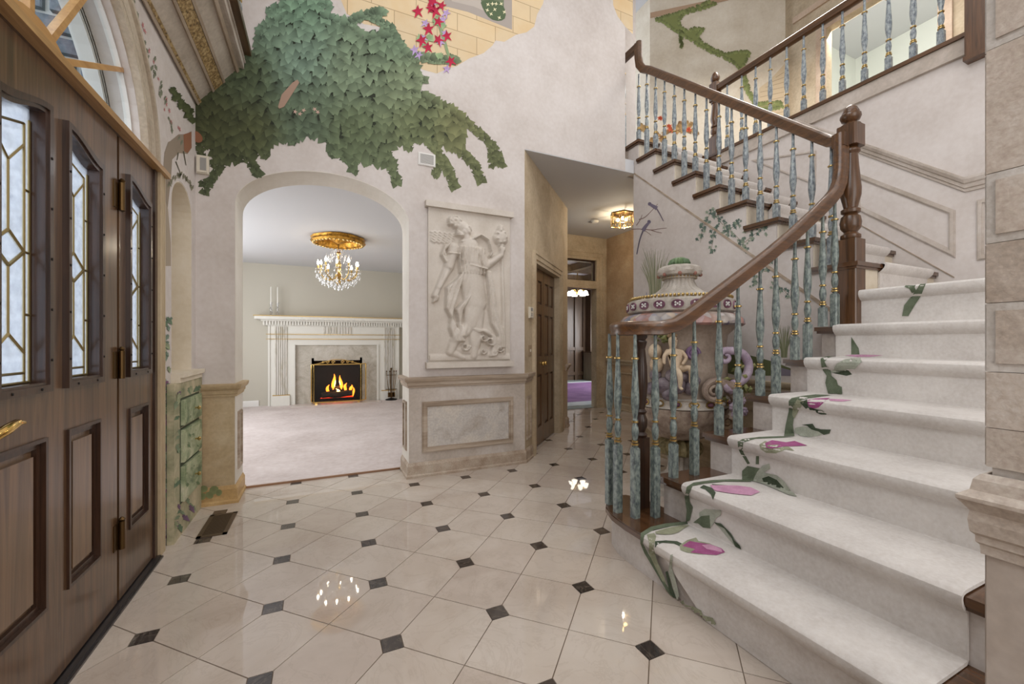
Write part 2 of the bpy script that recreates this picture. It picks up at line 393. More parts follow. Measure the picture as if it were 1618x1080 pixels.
tag(MB().box((WX-.02,.80,2.035),(WX+.035,2.86,2.062)).build('trim_3', wood('honey_oak_bar', C(150,112,68), C(196,156,104), 'y')), 'oak transom bar over the doors', kind='structure')
# fanlight
HONEY = wood('honey_oak', C(170,124,72), C(206,162,104), 'y', .4, .6)
fan = empty('window_1', (-.835, FC, FZ), 'half-round fanlight with honey oak spokes over the entrance door', kind='structure')
F_ = PX_(-.835)
fm = MB().prism(ell(FC,FZ,FA-.005,FB-.005)+[(FC-FA+.005,FZ),(FC+FA-.005,FZ)][0:0], F_, -.012, .012, [[(FC+(u-FC)*.985, FZ+.008+(v-FZ)*.965) for u, v in ell(FC,FZ,FA,FB)]])
inP(MB().prism([(FC-.74,2.045),(FC+.74,2.045),(FC+.74,2.08),(FC-.74,2.08)], F_, -.012, .035).build('bottom_rail', HONEY), fan)
inP(fm.build('fan_frame', WHITE), fan)
inP(MB().prism(ell(FC,2.05,.17,.10,14), F_, -.012, .03).build('hub', HONEY), fan)
for dg in (26, 52, 90, 128, 154):
    t = math.radians(dg); c, s_ = math.cos(t), math.sin(t); p = Vector((-s_, c))*.012; R_ = 1/math.sqrt((c/FA)**2+(s_/FB)**2)
    a_ = Vector((FC+c*.13, FZ+s_*.07)); b_ = Vector((FC+c*R_, FZ+s_*R_))
    inP(MB().prism([a_-p, b_-p*.8, b_+p*.8, a_+p], F_, -.008, .016).build('spoke', HONEY), fan)
inP(MB().prism(ell(FC,FZ,FA-.003,FB-.003), F_, -.004, 0).build('pane', GLASS), fan)
# door leaves
def light_poly(y0, y1, zb, zt, drop, high_at_y0, n=10):
    top = []
    for i in range(n+1):
        t = i/n; e = t*t*(3-2*t); top.append((y0+(y1-y0)*t, zt-drop*(e if high_at_y0 else 1-e)))
    return [(y0,zb),(y1,zb)]+top[::-1]
def shrink(poly, y0, y1, d, db):
    ym = (y0+y1)/2; k = (y1-y0-2*d)/(y1-y0); return [(ym+(u-ym)*k, (v+db) if v < 1.2 else v-d*1.15) for u, v in poly]
SCREW = flat('screw_plug', C(16,12,10), .5)
def leaf(root, y0, y1, lights, panels, lab=None):
    LX = PX_(-.80); holes = []; hi = []
    for (a, b, h) in lights: holes.append(light_poly(a+.01, b-.01, .99, 1.88, .055, h))
    for (a, b) in panels: holes.append(rect(a, b, .285, .835))
    inP(MB().prism(rect(y0, y1, .02, 2.025), LX, -.045, 0, holes).build('leaf_panel', OAK_D), root)
    for (a, b, h) in lights:
        o = light_poly(a, b, .98, 1.89, .055, h); i1 = shrink(o, a, b, .018, .022); i2 = shrink(o, a, b, .03, .03)
        f = MB().prism(o, LX, -.002, .018, [i1]).prism(shrink(o, a, b, .006, .006), LX, -.04, .012, [i2])
        inP(f.build('light_frame', OAK_DARK), root)
        gp = shrink(o, a, b, .026, .028)
        inP(MB().prism(gp, PX_(-.826), -.002, .002).build('glass_pane', ARTGLASS), root)
        yl, yr = a+.058, b-.058; ym = (yl+yr)/2; cm = MB(); X0 = -.824; yi, yo = a+.034, b-.034
        ztl, ztr = (1.80, 1.76) if h else (1.76, 1.80); zt2 = lambda y: ztl+(ztr-ztl)*(y-yl)/(yr-yl)
        def bar(p, q, r=.0042): cm.tube([(X0,)+p, (X0,)+q], r, 5)
        bar((yl,1.012),(yl,ztl)); bar((yr,1.012),(yr,ztr)); bar((yl,1.043),(yr,1.043)); bar((yi,1.014),(yo,1.014)); bar((yi,1.012),(yi,ztl+.02)); bar((yo,1.012),(yo,ztr+.02))
        bar((yl,ztl),(yr,ztr)); bar((yl,1.735),(ym,1.665)); bar((ym,1.665),(yr,1.735)); bar((ym,1.665),(ym,1.462)); bar((ym,1.358),(ym,1.16))
        for p, q in (((ym,1.462),(yr,1.41)),((yr,1.41),(ym,1.358)),((ym,1.358),(yl,1.41)),((yl,1.41),(ym,1.462)),((yl,1.105),(ym,1.16)),((ym,1.16),(yr,1.105))): bar(p, q, .0055)
        for z in (1.22,1.41,1.60): bar((yl,z),(yi-.008,z)); bar((yr,z),(yo+.008,z))
        inP(cm.build('came', CAME), root)
        sc = MB()
        for z in (1.08,1.24,1.4,1.56,1.72):
            for y in (a+.009, b-.009): sc.ball((-.781,y,z), .0045, (.5,1,1), 6, 4)
        for y in (a+.06, b-.06): sc.ball((-.781,y,.991), .0045, (.5,1,1), 6, 4)
        inP(sc.build('screw_plugs', SCREW), root)
    for (a, b) in panels:
        pf = MB()
        for i0, i1, h in ((0,.012,.008),(.012,.03,-.006)): pf.prism(rect(a+i0,b-i0,.285+i0,.835-i0), LX, -.03, h, [rect(a+i1,b-i1,.285+i1,.835-i1)])
        inP(pf.build('panel_moulding', OAK_DARK), root)
        q0 = rect(a+.03,b-.03,.315,.805); q1 = rect(a+.05,b-.05,.335,.785)
        p = MB().prism(q0, LX, -.04, -.018).prism(q1, LX, -.02, -.004); inP(p.build('raised_panel', OAK_PANEL), root)
d1 = empty('door_1', (-.80, 1.86, 0), 'dark oak entrance door with leaded glass lights', kind='structure')
leaf(d1, 1.408, 2.316, [(1.561,1.815,False),(1.905,2.16,True)], [(1.558,1.81),(1.93,2.162)])
for z in (1.765,1.04,.305):
    hb = MB().lathe([(.011,-.06),(.011,.06)], (-.787,2.325,z), 10).lathe([(.007,.06),(.013,.068),(.004,.078)], (-.787,2.325,z), 10).box((-.80,2.278,z-.055),(-.796,2.318,z+.055)).box((-.80,2.332,z-.055),(-.796,2.372,z+.055))
    inP(hb.build('hinge', BRASSD, smooth=True), d1)
hd = MB().tube([(-.795,1.44,.895),(-.75,1.44,.895),(-.738,1.46,.90),(-.735,1.50,.912),(-.735,1.54,.922),(-.738,1.572,.918)], [.014,.012,.012,.014,.011,.007], 10).obox((-.792,1.44),.006,.03,.80,.99)
inP(hd.build('lever_handle', BRASS, smooth=True), d1)
d2 = empty('door_2', (-.80, 2.53, 0), 'narrow oak sidelight with one leaded light', kind='structure')
leaf(d2, 2.336, 2.725, [(2.40,2.662,True)], [(2.43,2.655)])
d3 = empty('door_3', (-.80, 1.1, 0), 'second oak sidelight beside the camera', kind='structure')
leaf(d3, .998, 1.386, [(1.06,1.322,False)], [(1.066,1.29)])
fr = MB().box((-.86,2.727,0),(-.79,2.76,2.05)).box((-.86,.84,0),(-.79,.996,2.05)).box((-.86,2.317,.0),(-.815,2.334,2.03)).box((-.86,.84,2.026),(-.80,2.76,2.05))
tag(fr.build('trim_4', OAK_DARK), 'dark oak door frame', kind='structure')
tag(MB().box((-.86,.84,0),(-.775,2.76,.014)).box((-.80,.84,0),(-.765,2.76,.009)).build('trim_5', flat('pewter_threshold', C(96,94,96), .3, .9)), 'pewter metal threshold', kind='structure')
# outside: porch floor, brick side wall, ground
PAVE = mottled('concrete', [(.3, C(150,150,150)), (.7, C(190,190,190))], 3, .8)
tag(MB().box((-9,-6,-.3),(-.96,7,-.16)).build('ground', PAVE), 'pale concrete porch floor and drive outside', kind='structure')
pw = tag(MB().box((-3.6,2.87,-.16),(-.90,3.05,4.6)).build('wall_porch', flat('white_mortar', C(206,206,204), .9)), 'grey brick porch wall with white mortar', kind='structure')
BRK = [mottled('grey_brick_%d' % k, [(.3, C(70+10*k,74+10*k,84+10*k)), (.7, C(112+8*k,118+8*k,128+8*k))], 30, .9, bmp=.3) for k in range(3)]
bm_ = {}
for r in range(36):
    z = -.12+r*.102
    for c in range(4):
        x = -.92-c*.235-(.117 if r % 2 else 0); m_ = (r*7+c*3) % 3
        if m_ not in bm_:
            o = MB().obox((0,0),.104,.02,-.036,.036,0,.006).build('brick', BRK[m_], pw); bm_[m_] = o.data
        else:
            o = bpy.data.objects.new('brick', bm_[m_]); COL.objects.link(o); o.parent = pw
        o.location = (x-.1, 2.858, z)
ef = MB()
for k in range(3): ef.prism(ell(FC,FZ,FA+.03-.02*k,FB+.03-.02*k)+ell(FC,FZ,FA-.0-.02*k,FB-.0-.02*k)[::-1], PX_(-.94), -.03+.012*k, .04)
tag(ef.build('trim_6', WHITE), 'white outside frame of the fanlight', kind='structure')

# ------------------------------------------------------------------ built-in drawers under the niche
CAB = -.757
GREENP = mottled('painted_garden_green', [(.28, C(88,104,78)), (.45, C(140,152,118)), (.6, C(178,182,150)), (.75, C(206,200,176))], 6, .6, bmp=.05, fine=.2, dist=1)
bd = empty('built_in_drawers', (CAB, 3.2, 0), 'built-in three-drawer cabinet painted with green foliage under the arched niche', 'drawers')
inP(MB().box((-.79,2.90,.0),(CAB,3.495,.90)).build('carcass', mottled('painted_garden_tan', [(.3, C(120,126,96)), (.5, C(176,168,138)), (.7, C(206,192,162))], 4, .6, fine=.2, dist=1)), bd)
for z0, z1 in ((.648,.795),(.43,.62),(.20,.405)):
    dr = inP(MB().box((CAB,3.015,z0),(CAB+.019,3.40,z1)).box((CAB,3.03,z0+.015),(CAB+.023,3.385,z1-.015)).build('drawer', GREENP), bd)
    zc = (z0+z1)/2; inP(MB().box((CAB,3.003,z0-.012),(CAB+.002,3.412,z1+.012)).build('reveal', flat('dark_green_gap', C(66,74,54), .7)), bd)
    kn = MB(); kn.lathe([(.004,0),(.005,.014),(.012,.02),(.013,.027),(.008,.033),(.001,.034)], (0,0,0), 10)
    kn.v = [(CAB+.02+z, 3.225+x, zc+y) for x, y, z in kn.v]; k = kn.build('knob', GOLD, smooth=True); k.parent = dr
# ------------------------------------------------------------------ arch wall
YB = 3.5
B_ = PY_(YB)
AC, AA, AZ, AB = .047, .613, 2.125, .325
arch = [(AC+AA,0),(AC+AA,AZ)]+ell(AC,AZ,AA,AB,32)[1:-1]+[(AC-AA,AZ),(AC-AA,0)]
XE = 2.94
outer = [(-.95,0),(AC-AA,0)]+arch[::-1][1:-1]+[(AC+AA,0),(1.74,0),(1.74,2.97),(XE,2.97),(XE,6.5),(-.95,6.5)]
wb = tag(MB().prism(outer, B_, 0, .30).build('wall_back', PLASTER), 'cream plaster wall with arched opening and painted ivy', kind='structure')
ai = [(AC+(u-AC)*.996, v*.9985 if v > .1 else v) for u, v in arch]
MB().prism(arch[::-1]+ai, B_, -.001, .301).build('arch_reveal', JAMB, wb)
MB().prism([(XE,2.97),(3.33,2.97),(3.33,6.5),(XE,6.5)], PY_(3.78), 0, .1).build('upper_return', PLASTER, wb)
RAILPROF = [(0,-.045),(.012,-.045),(.012,-.03),(.02,-.026),(.022,0),(.032,.004),(.04,.016),(.044,.03),(.044,.042),(.03,.045),(0,.045)]
BASEPROF = [(0,0),(.026,0),(.026,.018),(.018,.028),(.018,.10),(.012,.112),(.006,.125),(0,.125)]
jl, jr = AC-AA, AC+AA
tag(MB().mould([(-.757,3.5,.80),(jl,3.5,.80),(jl,3.8,.80)], RAILPROF).build('trim_16', DADO_WARM), 'chair rail left of the arch with warm light painted in', kind='structure')
rail = MB(); rail.mould([(jr,3.8,.80),(jr,3.5,.80),(1.74,3.5,.80),(1.89,3.65,.80)], RAILPROF)
tag(MB().mould([(-.757,3.5,0),(jl,3.5,0),(jl,3.8,0)], BASEPROF).build('baseboard_left', mottled('golden_lit_base', [(.3, C(176,140,88)), (.7, C(206,174,124))], 6, .5, fine=.2)), 'baseboard left of the arch with golden light painted in', kind='structure')  # golden light is tinted into this base colour
base = MB(); base.mould([(jr,3.8,0),(jr,3.5,0),(1.74,3.5,0),(1.89,3.65,0)], BASEPROF)
tag(rail.build('trim_7', RAILP), 'streaky stone painted chair rail', kind='structure')
tag(base.build('baseboard_back', BASEP), 'stone painted baseboard', kind='structure')
MB().box((jr+.001,3.497,.12),(1.742,3.5,.757)).build('dado_face', DADO, wb); MB().box((-.757,3.497,.12),(jl-.001,3.5,.757)).build('dado_face', DADO_WARM, wb)
MB().box((.79,3.4945,.225),(1.595,3.497,.61)).build('dado_panel', PANELC, wb)
frame(MB(), lambda u, v, w: Vector((u, 3.497-w, v)), .768, 1.617, .202, .633, .045, .02).build('panel_moulding', RAILP, wb)
for xx, sg in ((jr, -1), (jl, 1)):
    MB().box((min(xx, xx+sg*.002),3.5,.12),(max(xx, xx+sg*.002),3.8,.757)).build('dado_face', DADO, wb)
    frame(MB(), (lambda u, v, w, xx=xx, sg=sg: Vector((xx+sg*(w+.002), u, v))), 3.58, 3.73, .21, .63, .028, .014).build('panel_moulding', RAILP, wb)
# diagonal wall with closet doors
T45 = (1/math.sqrt(2), 1/math.sqrt(2), 0)
G_ = plane((1.74,3.5,0), T45, (0,0,1))                       # (along, up, towards the hall)
GL = 1.30*math.sqrt(2); DO0, DO1 = .25*math.sqrt(2), .955*math.sqrt(2)
outer = [(0,0),(DO0,0),(DO0,1.95),(DO1,1.95),(DO1,0),(GL,0),(GL,2.97),(0,2.97)]
wc = tag(MB().prism(outer, G_, -.14, 0).build('wall_closet', PLASTER_TAN), 'tan mottled diagonal wall with closet doors', kind='structure')
cs = MB()
for i0, i1, h in ((0,.035,.012),(.035,.085,.022),(.085,.11,.03)):
    cs.prism([(DO0-i1,0),(DO0-i0,0),(DO0-i0,1.95+i0),(DO1+i0,1.95+i0),(DO1+i0,0),(DO1+i1,0),(DO1+i1,1.95+i1),(DO0-i1,1.95+i1)], G_, 0, h)
tag(cs.build('trim_8', PLASTER_TAN), 'moulded tan closet door casing', kind='structure')
for n_, (a, b) in enumerate(((DO0+.004,(DO0+DO1)/2-.003),((DO0+DO1)/2+.003,DO1-.004))):
    dd = empty('door_%d' % (4+n_), tuple(G_((a+b)/2,0,-.06)), ('near' if n_ == 0 else 'far')+' brown panelled closet door', kind='structure')
    ws = [(a+.07,(a+b)/2-.03),((a+b)/2+.03,b-.07)]; hs = [(.2,.78),(.98,1.45),(1.56,1.82)]
    hol = [rect(u0,u1,v0,v1) for u0, u1 in ws for v0, v1 in hs]
    dd2 = MB().prism(rect(a,b,.012,1.945), G_, -.095, -.06, hol).build('door_leaf', OAK_D); inP(dd2, dd)
    for u0, u1 in ws:
        for v0, v1 in hs:
            inP(MB().prism(rect(u0,u1,v0,v1), G_, -.09, -.082).prism(rect(u0+.025,u1-.025,v0+.025,v1-.025), G_, -.083, -.068).build('raised_panel', OAK_D), dd)
    p = G_(b-.05 if n_ == 0 else a+.05, .90, -.05)
    inP(MB().ball(p, .022, n=10, m=8).tube([G_(b-.05 if n_ == 0 else a+.05, .90, -.06), p], .008).build('knob', BRASS, smooth=True), dd)
MB().mould([tuple(G_(GL-.13,.80,0)),tuple(G_(GL,.80,0)),tuple(G_(GL,.80,-.14))], RAILPROF).build('chair_rail', RAILP, wc)
MB().mould([tuple(G_(GL-.13,0,0)),tuple(G_(GL,0,0)),tuple(G_(GL,0,-.14))], BASEPROF).build('base_mould', BASEP, wc)
frame(MB(), G_, .05, .19, .2, .62, .028, .014).build('panel_moulding', RAILP, wc)
# hall end
HY = 5.92
outer = [(2.2,0),(3.50,0),(3.50,2.07),(4.335,2.07),(4.335,0),(4.56,0),(4.56,2.97),(2.2,2.97)]
wh = tag(MB().prism(outer, PY_(HY), 0, .14, [rect(3.50,4.335,2.2,2.56)]).build('wall_hall_back', PLASTER_TAN), 'tan mottled wall with library doorway and transom', kind='structure')
cs = MB(); HF = lambda u, v, w: Vector((u, HY-w, v))
for i0, i1, h in ((0,.05,.012),(.05,.12,.02),(.12,.17,.03)):
    cs.prism([(3.5-i1,0),(3.5-i0,0),(3.5-i0,2.56+i0),(4.335+i0,2.56+i0),(4.335+i0,0),(4.335+i1,0),(4.335+i1,2.56+i1),(3.5-i1,2.56+i1)], HF, 0, h)
cs.prism(rect(3.5,4.335,2.07,2.2), HF, 0, .012)
tag(cs.build('trim_9', PLASTER_TAN), 'tan library doorway casing', kind='structure')
tw = empty('window_2', (3.9, HY, 2.38), 'clear transom pane over the library doorway', kind='structure')
inP(MB().box((3.5,HY+.05,2.2),(4.335,HY+.056,2.56)).build('pane', GLASS), tw)
inP(frame(MB(), lambda u, v, w: Vector((u, HY+.06-w, v)), 3.5, 4.335, 2.2, 2.56, .022, .03).build('frame', OAK_DARK), tw)
tag(MB().box((HALLX,3.2,0),(4.7,6.06,2.97)).build('wall_hall_right', mottled('plaster_brown_tan', [(.3, C(160,132,100)), (.5, C(180,152,120)), (.72, C(196,172,140))], 2.4, .7, bmp=.08, fine=.2)), 'brown tan hall wall', kind='structure')
r2 = MB().mould([(HALLX,5.9,.80),(HALLX,3.2,.80)], RAILPROF).mould([(HALLX,5.9,0),(HALLX,3.2,0)], BASEPROF)
for a, b in ((4.3,4.9),(5.0,5.75)): frame(r2, (lambda u, v, w: Vector((HALLX-w, u, v))), a, b, .22, .64, .03, .015)
tag(r2.build('trim_10', PLASTER_TAN), 'hall chair rail, base and panel mouldings', kind='structure')
tag(MB().box((1.2,3.55,2.97),(5.4,6.1,3.24)).box((3.1,2.2,3.1),(3.2,2.3,3.1001)).build('ceiling_hall', CEIL), 'white hall ceiling', kind='structure') if 0 else tag(MB().prism([(1.60,3.502),(3.06,3.502),(3.06,3.62),(4.7,3.62),(4.7,6.1),(2.3,6.1),(2.3,4.3)], lambda u, v, w: Vector((u, v, w)), 2.962, 3.1).build('ceiling_hall', CEIL), 'white hall ceiling', kind='structure')
# ------------------------------------------------------------------ living room shell
tag(MB().box((-2.6,3.8,-.1),(1.72,8.6,.012)).build('floor_living', mottled('pale_pink_carpet', [(.3, C(196,184,180)), (.7, C(218,208,205))], 1.6, .95, bmp=.2, fine=.25, spec=.1)), 'pale pinkish living room carpet', kind='structure')
tag(MB().box((AC-AA,3.785,0),(AC+AA,3.803,.014)).build('trim_11', wood('oak_strip', C(120,84,56), C(160,118,84), 'x')), 'thin wooden threshold strip', kind='structure')
FY = 8.516
wv = tag(MB().box((-2.6,FY,0),(.26-.40,FY+.12,2.55)).box((.26+.40,FY,0),(1.75,FY+.12,2.55)).box((.26-.40,FY,.80),(.26+.40,FY+.12,2.55)).build('wall_living_back', LIVW), 'greige living room wall behind the fireplace', kind='structure')
tag(MB().box((1.72,3.8,0),(1.82,8.6,2.55)).build('wall_living_right', LIVW), 'greige living room side wall', kind='structure')
tag(MB().box((-2.7,3.8,0),(-2.6,8.6,2.55)).build('wall_living_left', LIVW), 'greige living room window wall', kind='structure')
tag(MB().box((-2.6,3.79,0),(-.95,3.9,2.55)).build('wall_living_front', LIVW), 'greige living room front wall', kind='structure')
tag(MB().box((-2.7,3.8,2.54),(1.82,8.6,2.66)).build('ceiling_living', CEIL), 'white living room ceiling', kind='structure')
tag(MB().mould([(-2.6,FY,.012),(-1.02,FY,.012)], [(0,0),(.016,0),(.016,.08),(.01,.1),(0,.1)]).build('baseboard_living', WHITE), 'white living room baseboard', kind='structure')
# ------------------------------------------------------------------ foyer shell out of frame
tag(MB().box((-.95,-2.6,6.5),(6.3,6.2,6.65)).build('ceiling', CEIL), 'white foyer ceiling', kind='structure')
tag(MB().box((-.95,-2.62,0),(6.3,-2.5,6.5)).build('wall_front', PLASTER), 'cream plaster wall', kind='structure')
# ------------------------------------------------------------------ gallery over the door: cove, fascia, nosing
ORN = mottled('gilt_scroll', [(.35, C(96,74,44)), (.5, C(170,140,92)), (.65, C(206,182,136))], 60, .4, bmp=.6, spec=.6)
pr = [(-.795,2.795),(-.77,2.81),(-.545,3.095),(-.52,3.10),(-.52,3.2),(-.795,3.2)]
gl_ = tag(MB().prism(pr, lambda u, v, w: Vector((u, w, v)), -.2, 3.5).build('trim_12', mottled('cove_plaster', [(.3, C(176,164,150)), (.7, C(202,192,180))], 3, .7, bmp=.1, fine=.25)), 'plaster cove under the gallery above the entrance', kind='structure')
cv = plane((-.77,0,2.81), (.225,0,.285), (0,1,0))
MB().prism(rect(-.018,.0,-.2,3.5), cv, -.014, -.001).build('gilt_bead', ORN, gl_)
MB().prism(rect(.125,.20,-.2,3.5), cv, -.012, -.001).build('gilt_frieze', ORN, gl_)
mm = MB()
for a, b, h in ((-.035,-.02,.016),(.105,.122,.014),(.203,.222,.014),(.33,.352,.018)): mm.prism(rect(a,b,-.2,3.5), cv, -h, -.001)
mm.build('cove_moulding', RAILP, gl_)
MB().box((-.525,-.2,3.095),(-.51,3.5,3.205)).box((-.53,-.2,3.14),(-.5,3.5,3.15)).build('fascia', DADO, gl_)
MB().box((-.8,-.2,3.2),(-.465,3.5,3.245)).build('nosing', OAK_H, gl_)
# ------------------------------------------------------------------ staircase body
R = .206
XR = {1:1.43, 2:1.695, 3:2.03, 4:2.37, 5:2.70, 6:3.0, 7:3.13}
Ys = lambda x: 1.70-.06*(x-1.7)
Yn = lambda k: 3.4127-.2465*(16-k)
YN0 = .42; XS = 3.07; XW = 4.10; Z7 = 7*R+.012
zt = lambda k: Z7 if k == 7 else k*R
RISER = mottled('riser_plaster', [(.3, C(182,172,164)), (.5, C(200,192,186)), (.7, C(212,205,200))], 3.5, .7, bmp=.1, fine=.25)
st = empty('staircase', (2.4, 1.2, 0), 'winding staircase with walnut treads and cream plaster risers', 'stairs')
HZ = lambda u, v, w: Vector((u, v, w))
bull = [(1.405,YN0),(1.405,1.68),(1.42,1.80),(1.46,1.905),(1.53,1.985),(1.61,2.02),(1.69,2.0),(1.74,1.92),(1.755,1.80),(1.755,YN0)]
bullin = [(1.435,YN0),(1.435,1.68),(1.45,1.79),(1.487,1.885),(1.545,1.955),(1.61,1.985),(1.675,1.965),(1.715,1.90),(1.73,1.80),(1.73,YN0)]
inP(MB().prism(bullin, HZ, 0, R-.03).build('riser', RISER, smooth=True), st)
inP(MB().prism(bull, HZ, R-.03, R-.006).prism([(1.41+(u-1.41)*.97+.004, v) for u, v in bull], HZ, R-.008, R).build('tread', TREADW, smooth=True), st)
for k in range(2, 7):
    a, b = XR[k], XR[k+1]
    inP(MB().prism([(a,YN0),(b+.01,YN0),(b+.01,Ys(b)),(a,Ys(a))], HZ, 0, k*R-.03).build('riser', RISER), st)
    inP(MB().prism([(a-.032,YN0),(b+.01,YN0),(b+.01,Ys(b)+.03),(a-.032,Ys(a)+.03)], HZ, k*R-.026, k*R).prism([(a-.022,YN0),(b,YN0),(b,Ys(b)+.02),(a-.022,Ys(a)+.02)], HZ, k*R-.042, k*R-.026).build('tread', TREADW), st)
inP(MB().box((XR[7],YN0-.6,0),(XW,1.47,Z7-.03)).build('riser', RISER), st)
inP(MB().box((XR[7]-.032,YN0-.6,Z7-.028),(XW,1.48,Z7)).build('tread', TREADW), st)
for k in range(8, 17):
    y0 = Yn(k)+.026; y1 = Yn(k+1)+.026 if k < 16 else 3.62
    inP(MB().box((XS+.012,y0,(k-1)*R-.06),(XW,y1,k*R-.03)).build('riser', PLASTER_NICHE), st)
    inP(MB().box((XS-.03,Yn(k),k*R-.026),(XW,y1+.01,k*R)).box((XS-.018,Yn(k)+.012,k*R-.042),(XW,y1+.01,k*R-.026)).build('tread', TREADW), st)
# wall under the upper flight
saw = [(3.52,0),(3.62,2.97),(3.62,16*R-.03)]
saw = [(3.52,0),(3.52,2.97),(3.60,2.97),(3.60,16*R-.034),(Yn(16)+.034,16*R-.034)]
for k in range(15, 7, -1): saw += [(Yn(k+1)+.034,k*R-.034),(Yn(k)+.034,k*R-.034)]
saw += [(Yn(8)+.034,0)]
wbird = tag(MB().prism(saw, PX_(XS), 0, .09).build('wall_stair', PLASTER), 'pale plaster wall under the upper stair flight, painted with birds and ivy', kind='structure')
MB().prism([(3.52,2.985),(3.52,2.97),(1.52,1.262),(1.50,1.275)], PX_(XS), -.004, 0).build('string_line', RAILP, wbird)
MB().box((XS-.003,1.5,.12),(XS,3.52,.76)).build('dado_face', PLASTER_TAN, wbird)
dm = MB().mould([(XS,1.5,.80),(XS,3.52,.80)], RAILPROF, -1).mould([(XS,1.5,0),(XS,3.52,0)], BASEPROF, -1)
for a, b in ((1.72,2.3),(2.42,3.35)): frame(dm, (lambda u, v, w: Vector((XS-.003-w, u, v))), a, b, .22, .64, .04, .016)
dm.build('dado_moulding', PLASTER_TAN, wbird)
# wall beside the stairs
wst = tag(MB().box((XW,-.6,0),(XW+.1,3.5,3.27)).build('wall_right', PLASTER), 'cream plaster wall beside the stairs with sloping wainscot', kind='structure')
cr = MB().mould([(XW,-.5,2.24),(XW,1.30,2.24),(XW,2.42,2.24+1.12*.85)], [(0,-.05),(.012,-.05),(.012,-.03),(.022,-.026),(.024,0),(.034,.006),(.044,.03),(.044,.045),(.03,.05),(0,.05)], -1)
cr.build('chair_rail', DADO, wst)
SP = lambda u, v, w: Vector((XW-w, u, v))
def pxq(pts): return [(onX(x, y, XW).y, onX(x, y, XW).z) for x, y in pts]
DADOW = mottled('dado_white', [(.3, C(180,170,160)), (.7, C(206,199,192))], 3, .65, bmp=.1, fine=.25)
q = pxq([(1510,332),(1352,272),(1352,330),(1510,407)]); q = q if sum((q[i][0]*q[(i+1)%4][1]-q[(i+1)%4][0]*q[i][1]) for i in range(4)) > 0 else q[::-1]
qframe(MB(), SP, q, .035, .014).build('panel_moulding', DADO, wst)
q = [(.2,1.70),(1.245,1.70),(1.245,2.115),(.2,2.115)]
qframe(MB(), SP, q, .035, .014).build('panel_moulding', DADO, wst)
q = pxq([(1290,238),(1290,292),(1188,253)]);
tri = q[::-1] if (q[1][0]-q[0][0])*(q[2][1]-q[0][1])-(q[2][0]-q[0][0])*(q[1][1]-q[0][1]) < 0 else q
cgy = (sum(p[0] for p in tri)/3, sum(p[1] for p in tri)/3)
MB().prism(tri, SP, 0, .012, [[(cgy[0]+(u-cgy[0])*.86, cgy[1]+(v-cgy[1])*.86) for u, v in tri]]).build('panel_moulding', DADO, wst)
a, b = pxq([(1350,349),(1508,437)])
MB().prism([a, b, (b[0],b[1]-.008), (a[0],a[1]-.008)], SP, 0, .006).build('skirt_line', RAILP, wst)
FLZ = 3.296
fa = MB().box((XW-.02,1.0,3.15),(XW+.05,3.46,3.268)).box((XW-.03,1.0,3.145),(XW,3.46,3.16)).box((XS,3.60,3.1),(XW,3.66,3.268))
tag(fa.build('trim_13', DADO), 'plaster fascia of the upper landing', kind='structure')
tag(MB().box((XW-.04,1.0,3.268),(XW+.09,3.47,FLZ)).build('trim_14', MAHOG_Y), 'walnut nosing along the landing edge', kind='structure')
tag(MB().prism([(XW+.02,.3),(6.3,.3),(6.3,5.8),(3.1,5.8),(3.1,3.67),(XW+.02,3.67)], HZ, 3.12, 3.262).build('floor_landing', TREADW), 'upper landing floor', kind='structure')
# ------------------------------------------------------------------ runner carpet
RY0, RY1 = .53, 1.535
def runner_profile(xr, ks, zf, last):
    p = []
    for k in ks:
        x = xr[k]; z = zf(k); zb = zf(k-1) if k > 1 else 0
        p += [(x-.012, zb+(.016 if k > 1 else .002)), (x-.013, z-.055), (x-.030, z-.044), (x-.044, z-.028), (x-.050, z-.010), (x-.047, z+.004), (x-.036, z+.013), (x-.018, z+.016)]
        nx = xr.get(k+1, last); p.append((nx-.022, z+.014))
        if k+1 in xr: p.append((nx-.015, z+.014))
    return p
prof1 = runner_profile({k: XR[k] for k in range(1, 8)}, range(1, 8), zt, 4.0)
def runner(prof, c0, c1, mp, th=.012):
    vs = []; fs = []; n = len(prof)
    for i, p in enumerate(prof):
        a = Vector(prof[max(i-1,0)]); b = Vector(prof[min(i+1,n-1)]); t = (b-a).normalized(); nn = Vector((t.y,-t.x))
        q = Vector(p)+nn*th
        l, r_ = c0(i), c1(i); vs += [mp(p[0],l,p[1]), mp(p[0],r_,p[1]), mp(q.x,r_,q.y), mp(q.x,l,q.y)]
    for i in range(n-1):
        for j in range(4): fs.append((4*i+j, 4*i+(j+1)%4, 4*i+4+(j+1)%4, 4*i+4+j))
    fs += [(0,1,2,3), (4*n-1,4*n-2,4*n-3,4*n-4)]
    return vs, fs
rn = empty('stair_runner', (1.9, 1.0, .3), 'ivory carpet runner with tufted pink flowers and green stems along the stairs', 'carpet')
ledge = {0: 1.20, 1: 1.42, 2: 1.46, 3: 1.50}
redge = {0: .47, 1: .50, 2: .52}
vs, fs = runner(prof1, lambda i: ledge.get(i, RY1), lambda i: redge.get(i, RY0), lambda a, b, z: Vector((a, b, z)), .011)
inP(raw('runner_pile', vs, fs, CARPET, smooth=True), rn)
pr2 = runner_profile({k: Yn(k)+.026 for k in range(8, 17)}, range(8, 17), zt, 3.55)
vs, fs = runner(pr2, lambda i: 3.33, lambda i: 3.965, lambda a, b, z: Vector((b, a, z)), .011)
inP(raw('runner_pile', vs, fs, CARPET, smooth=True), rn)
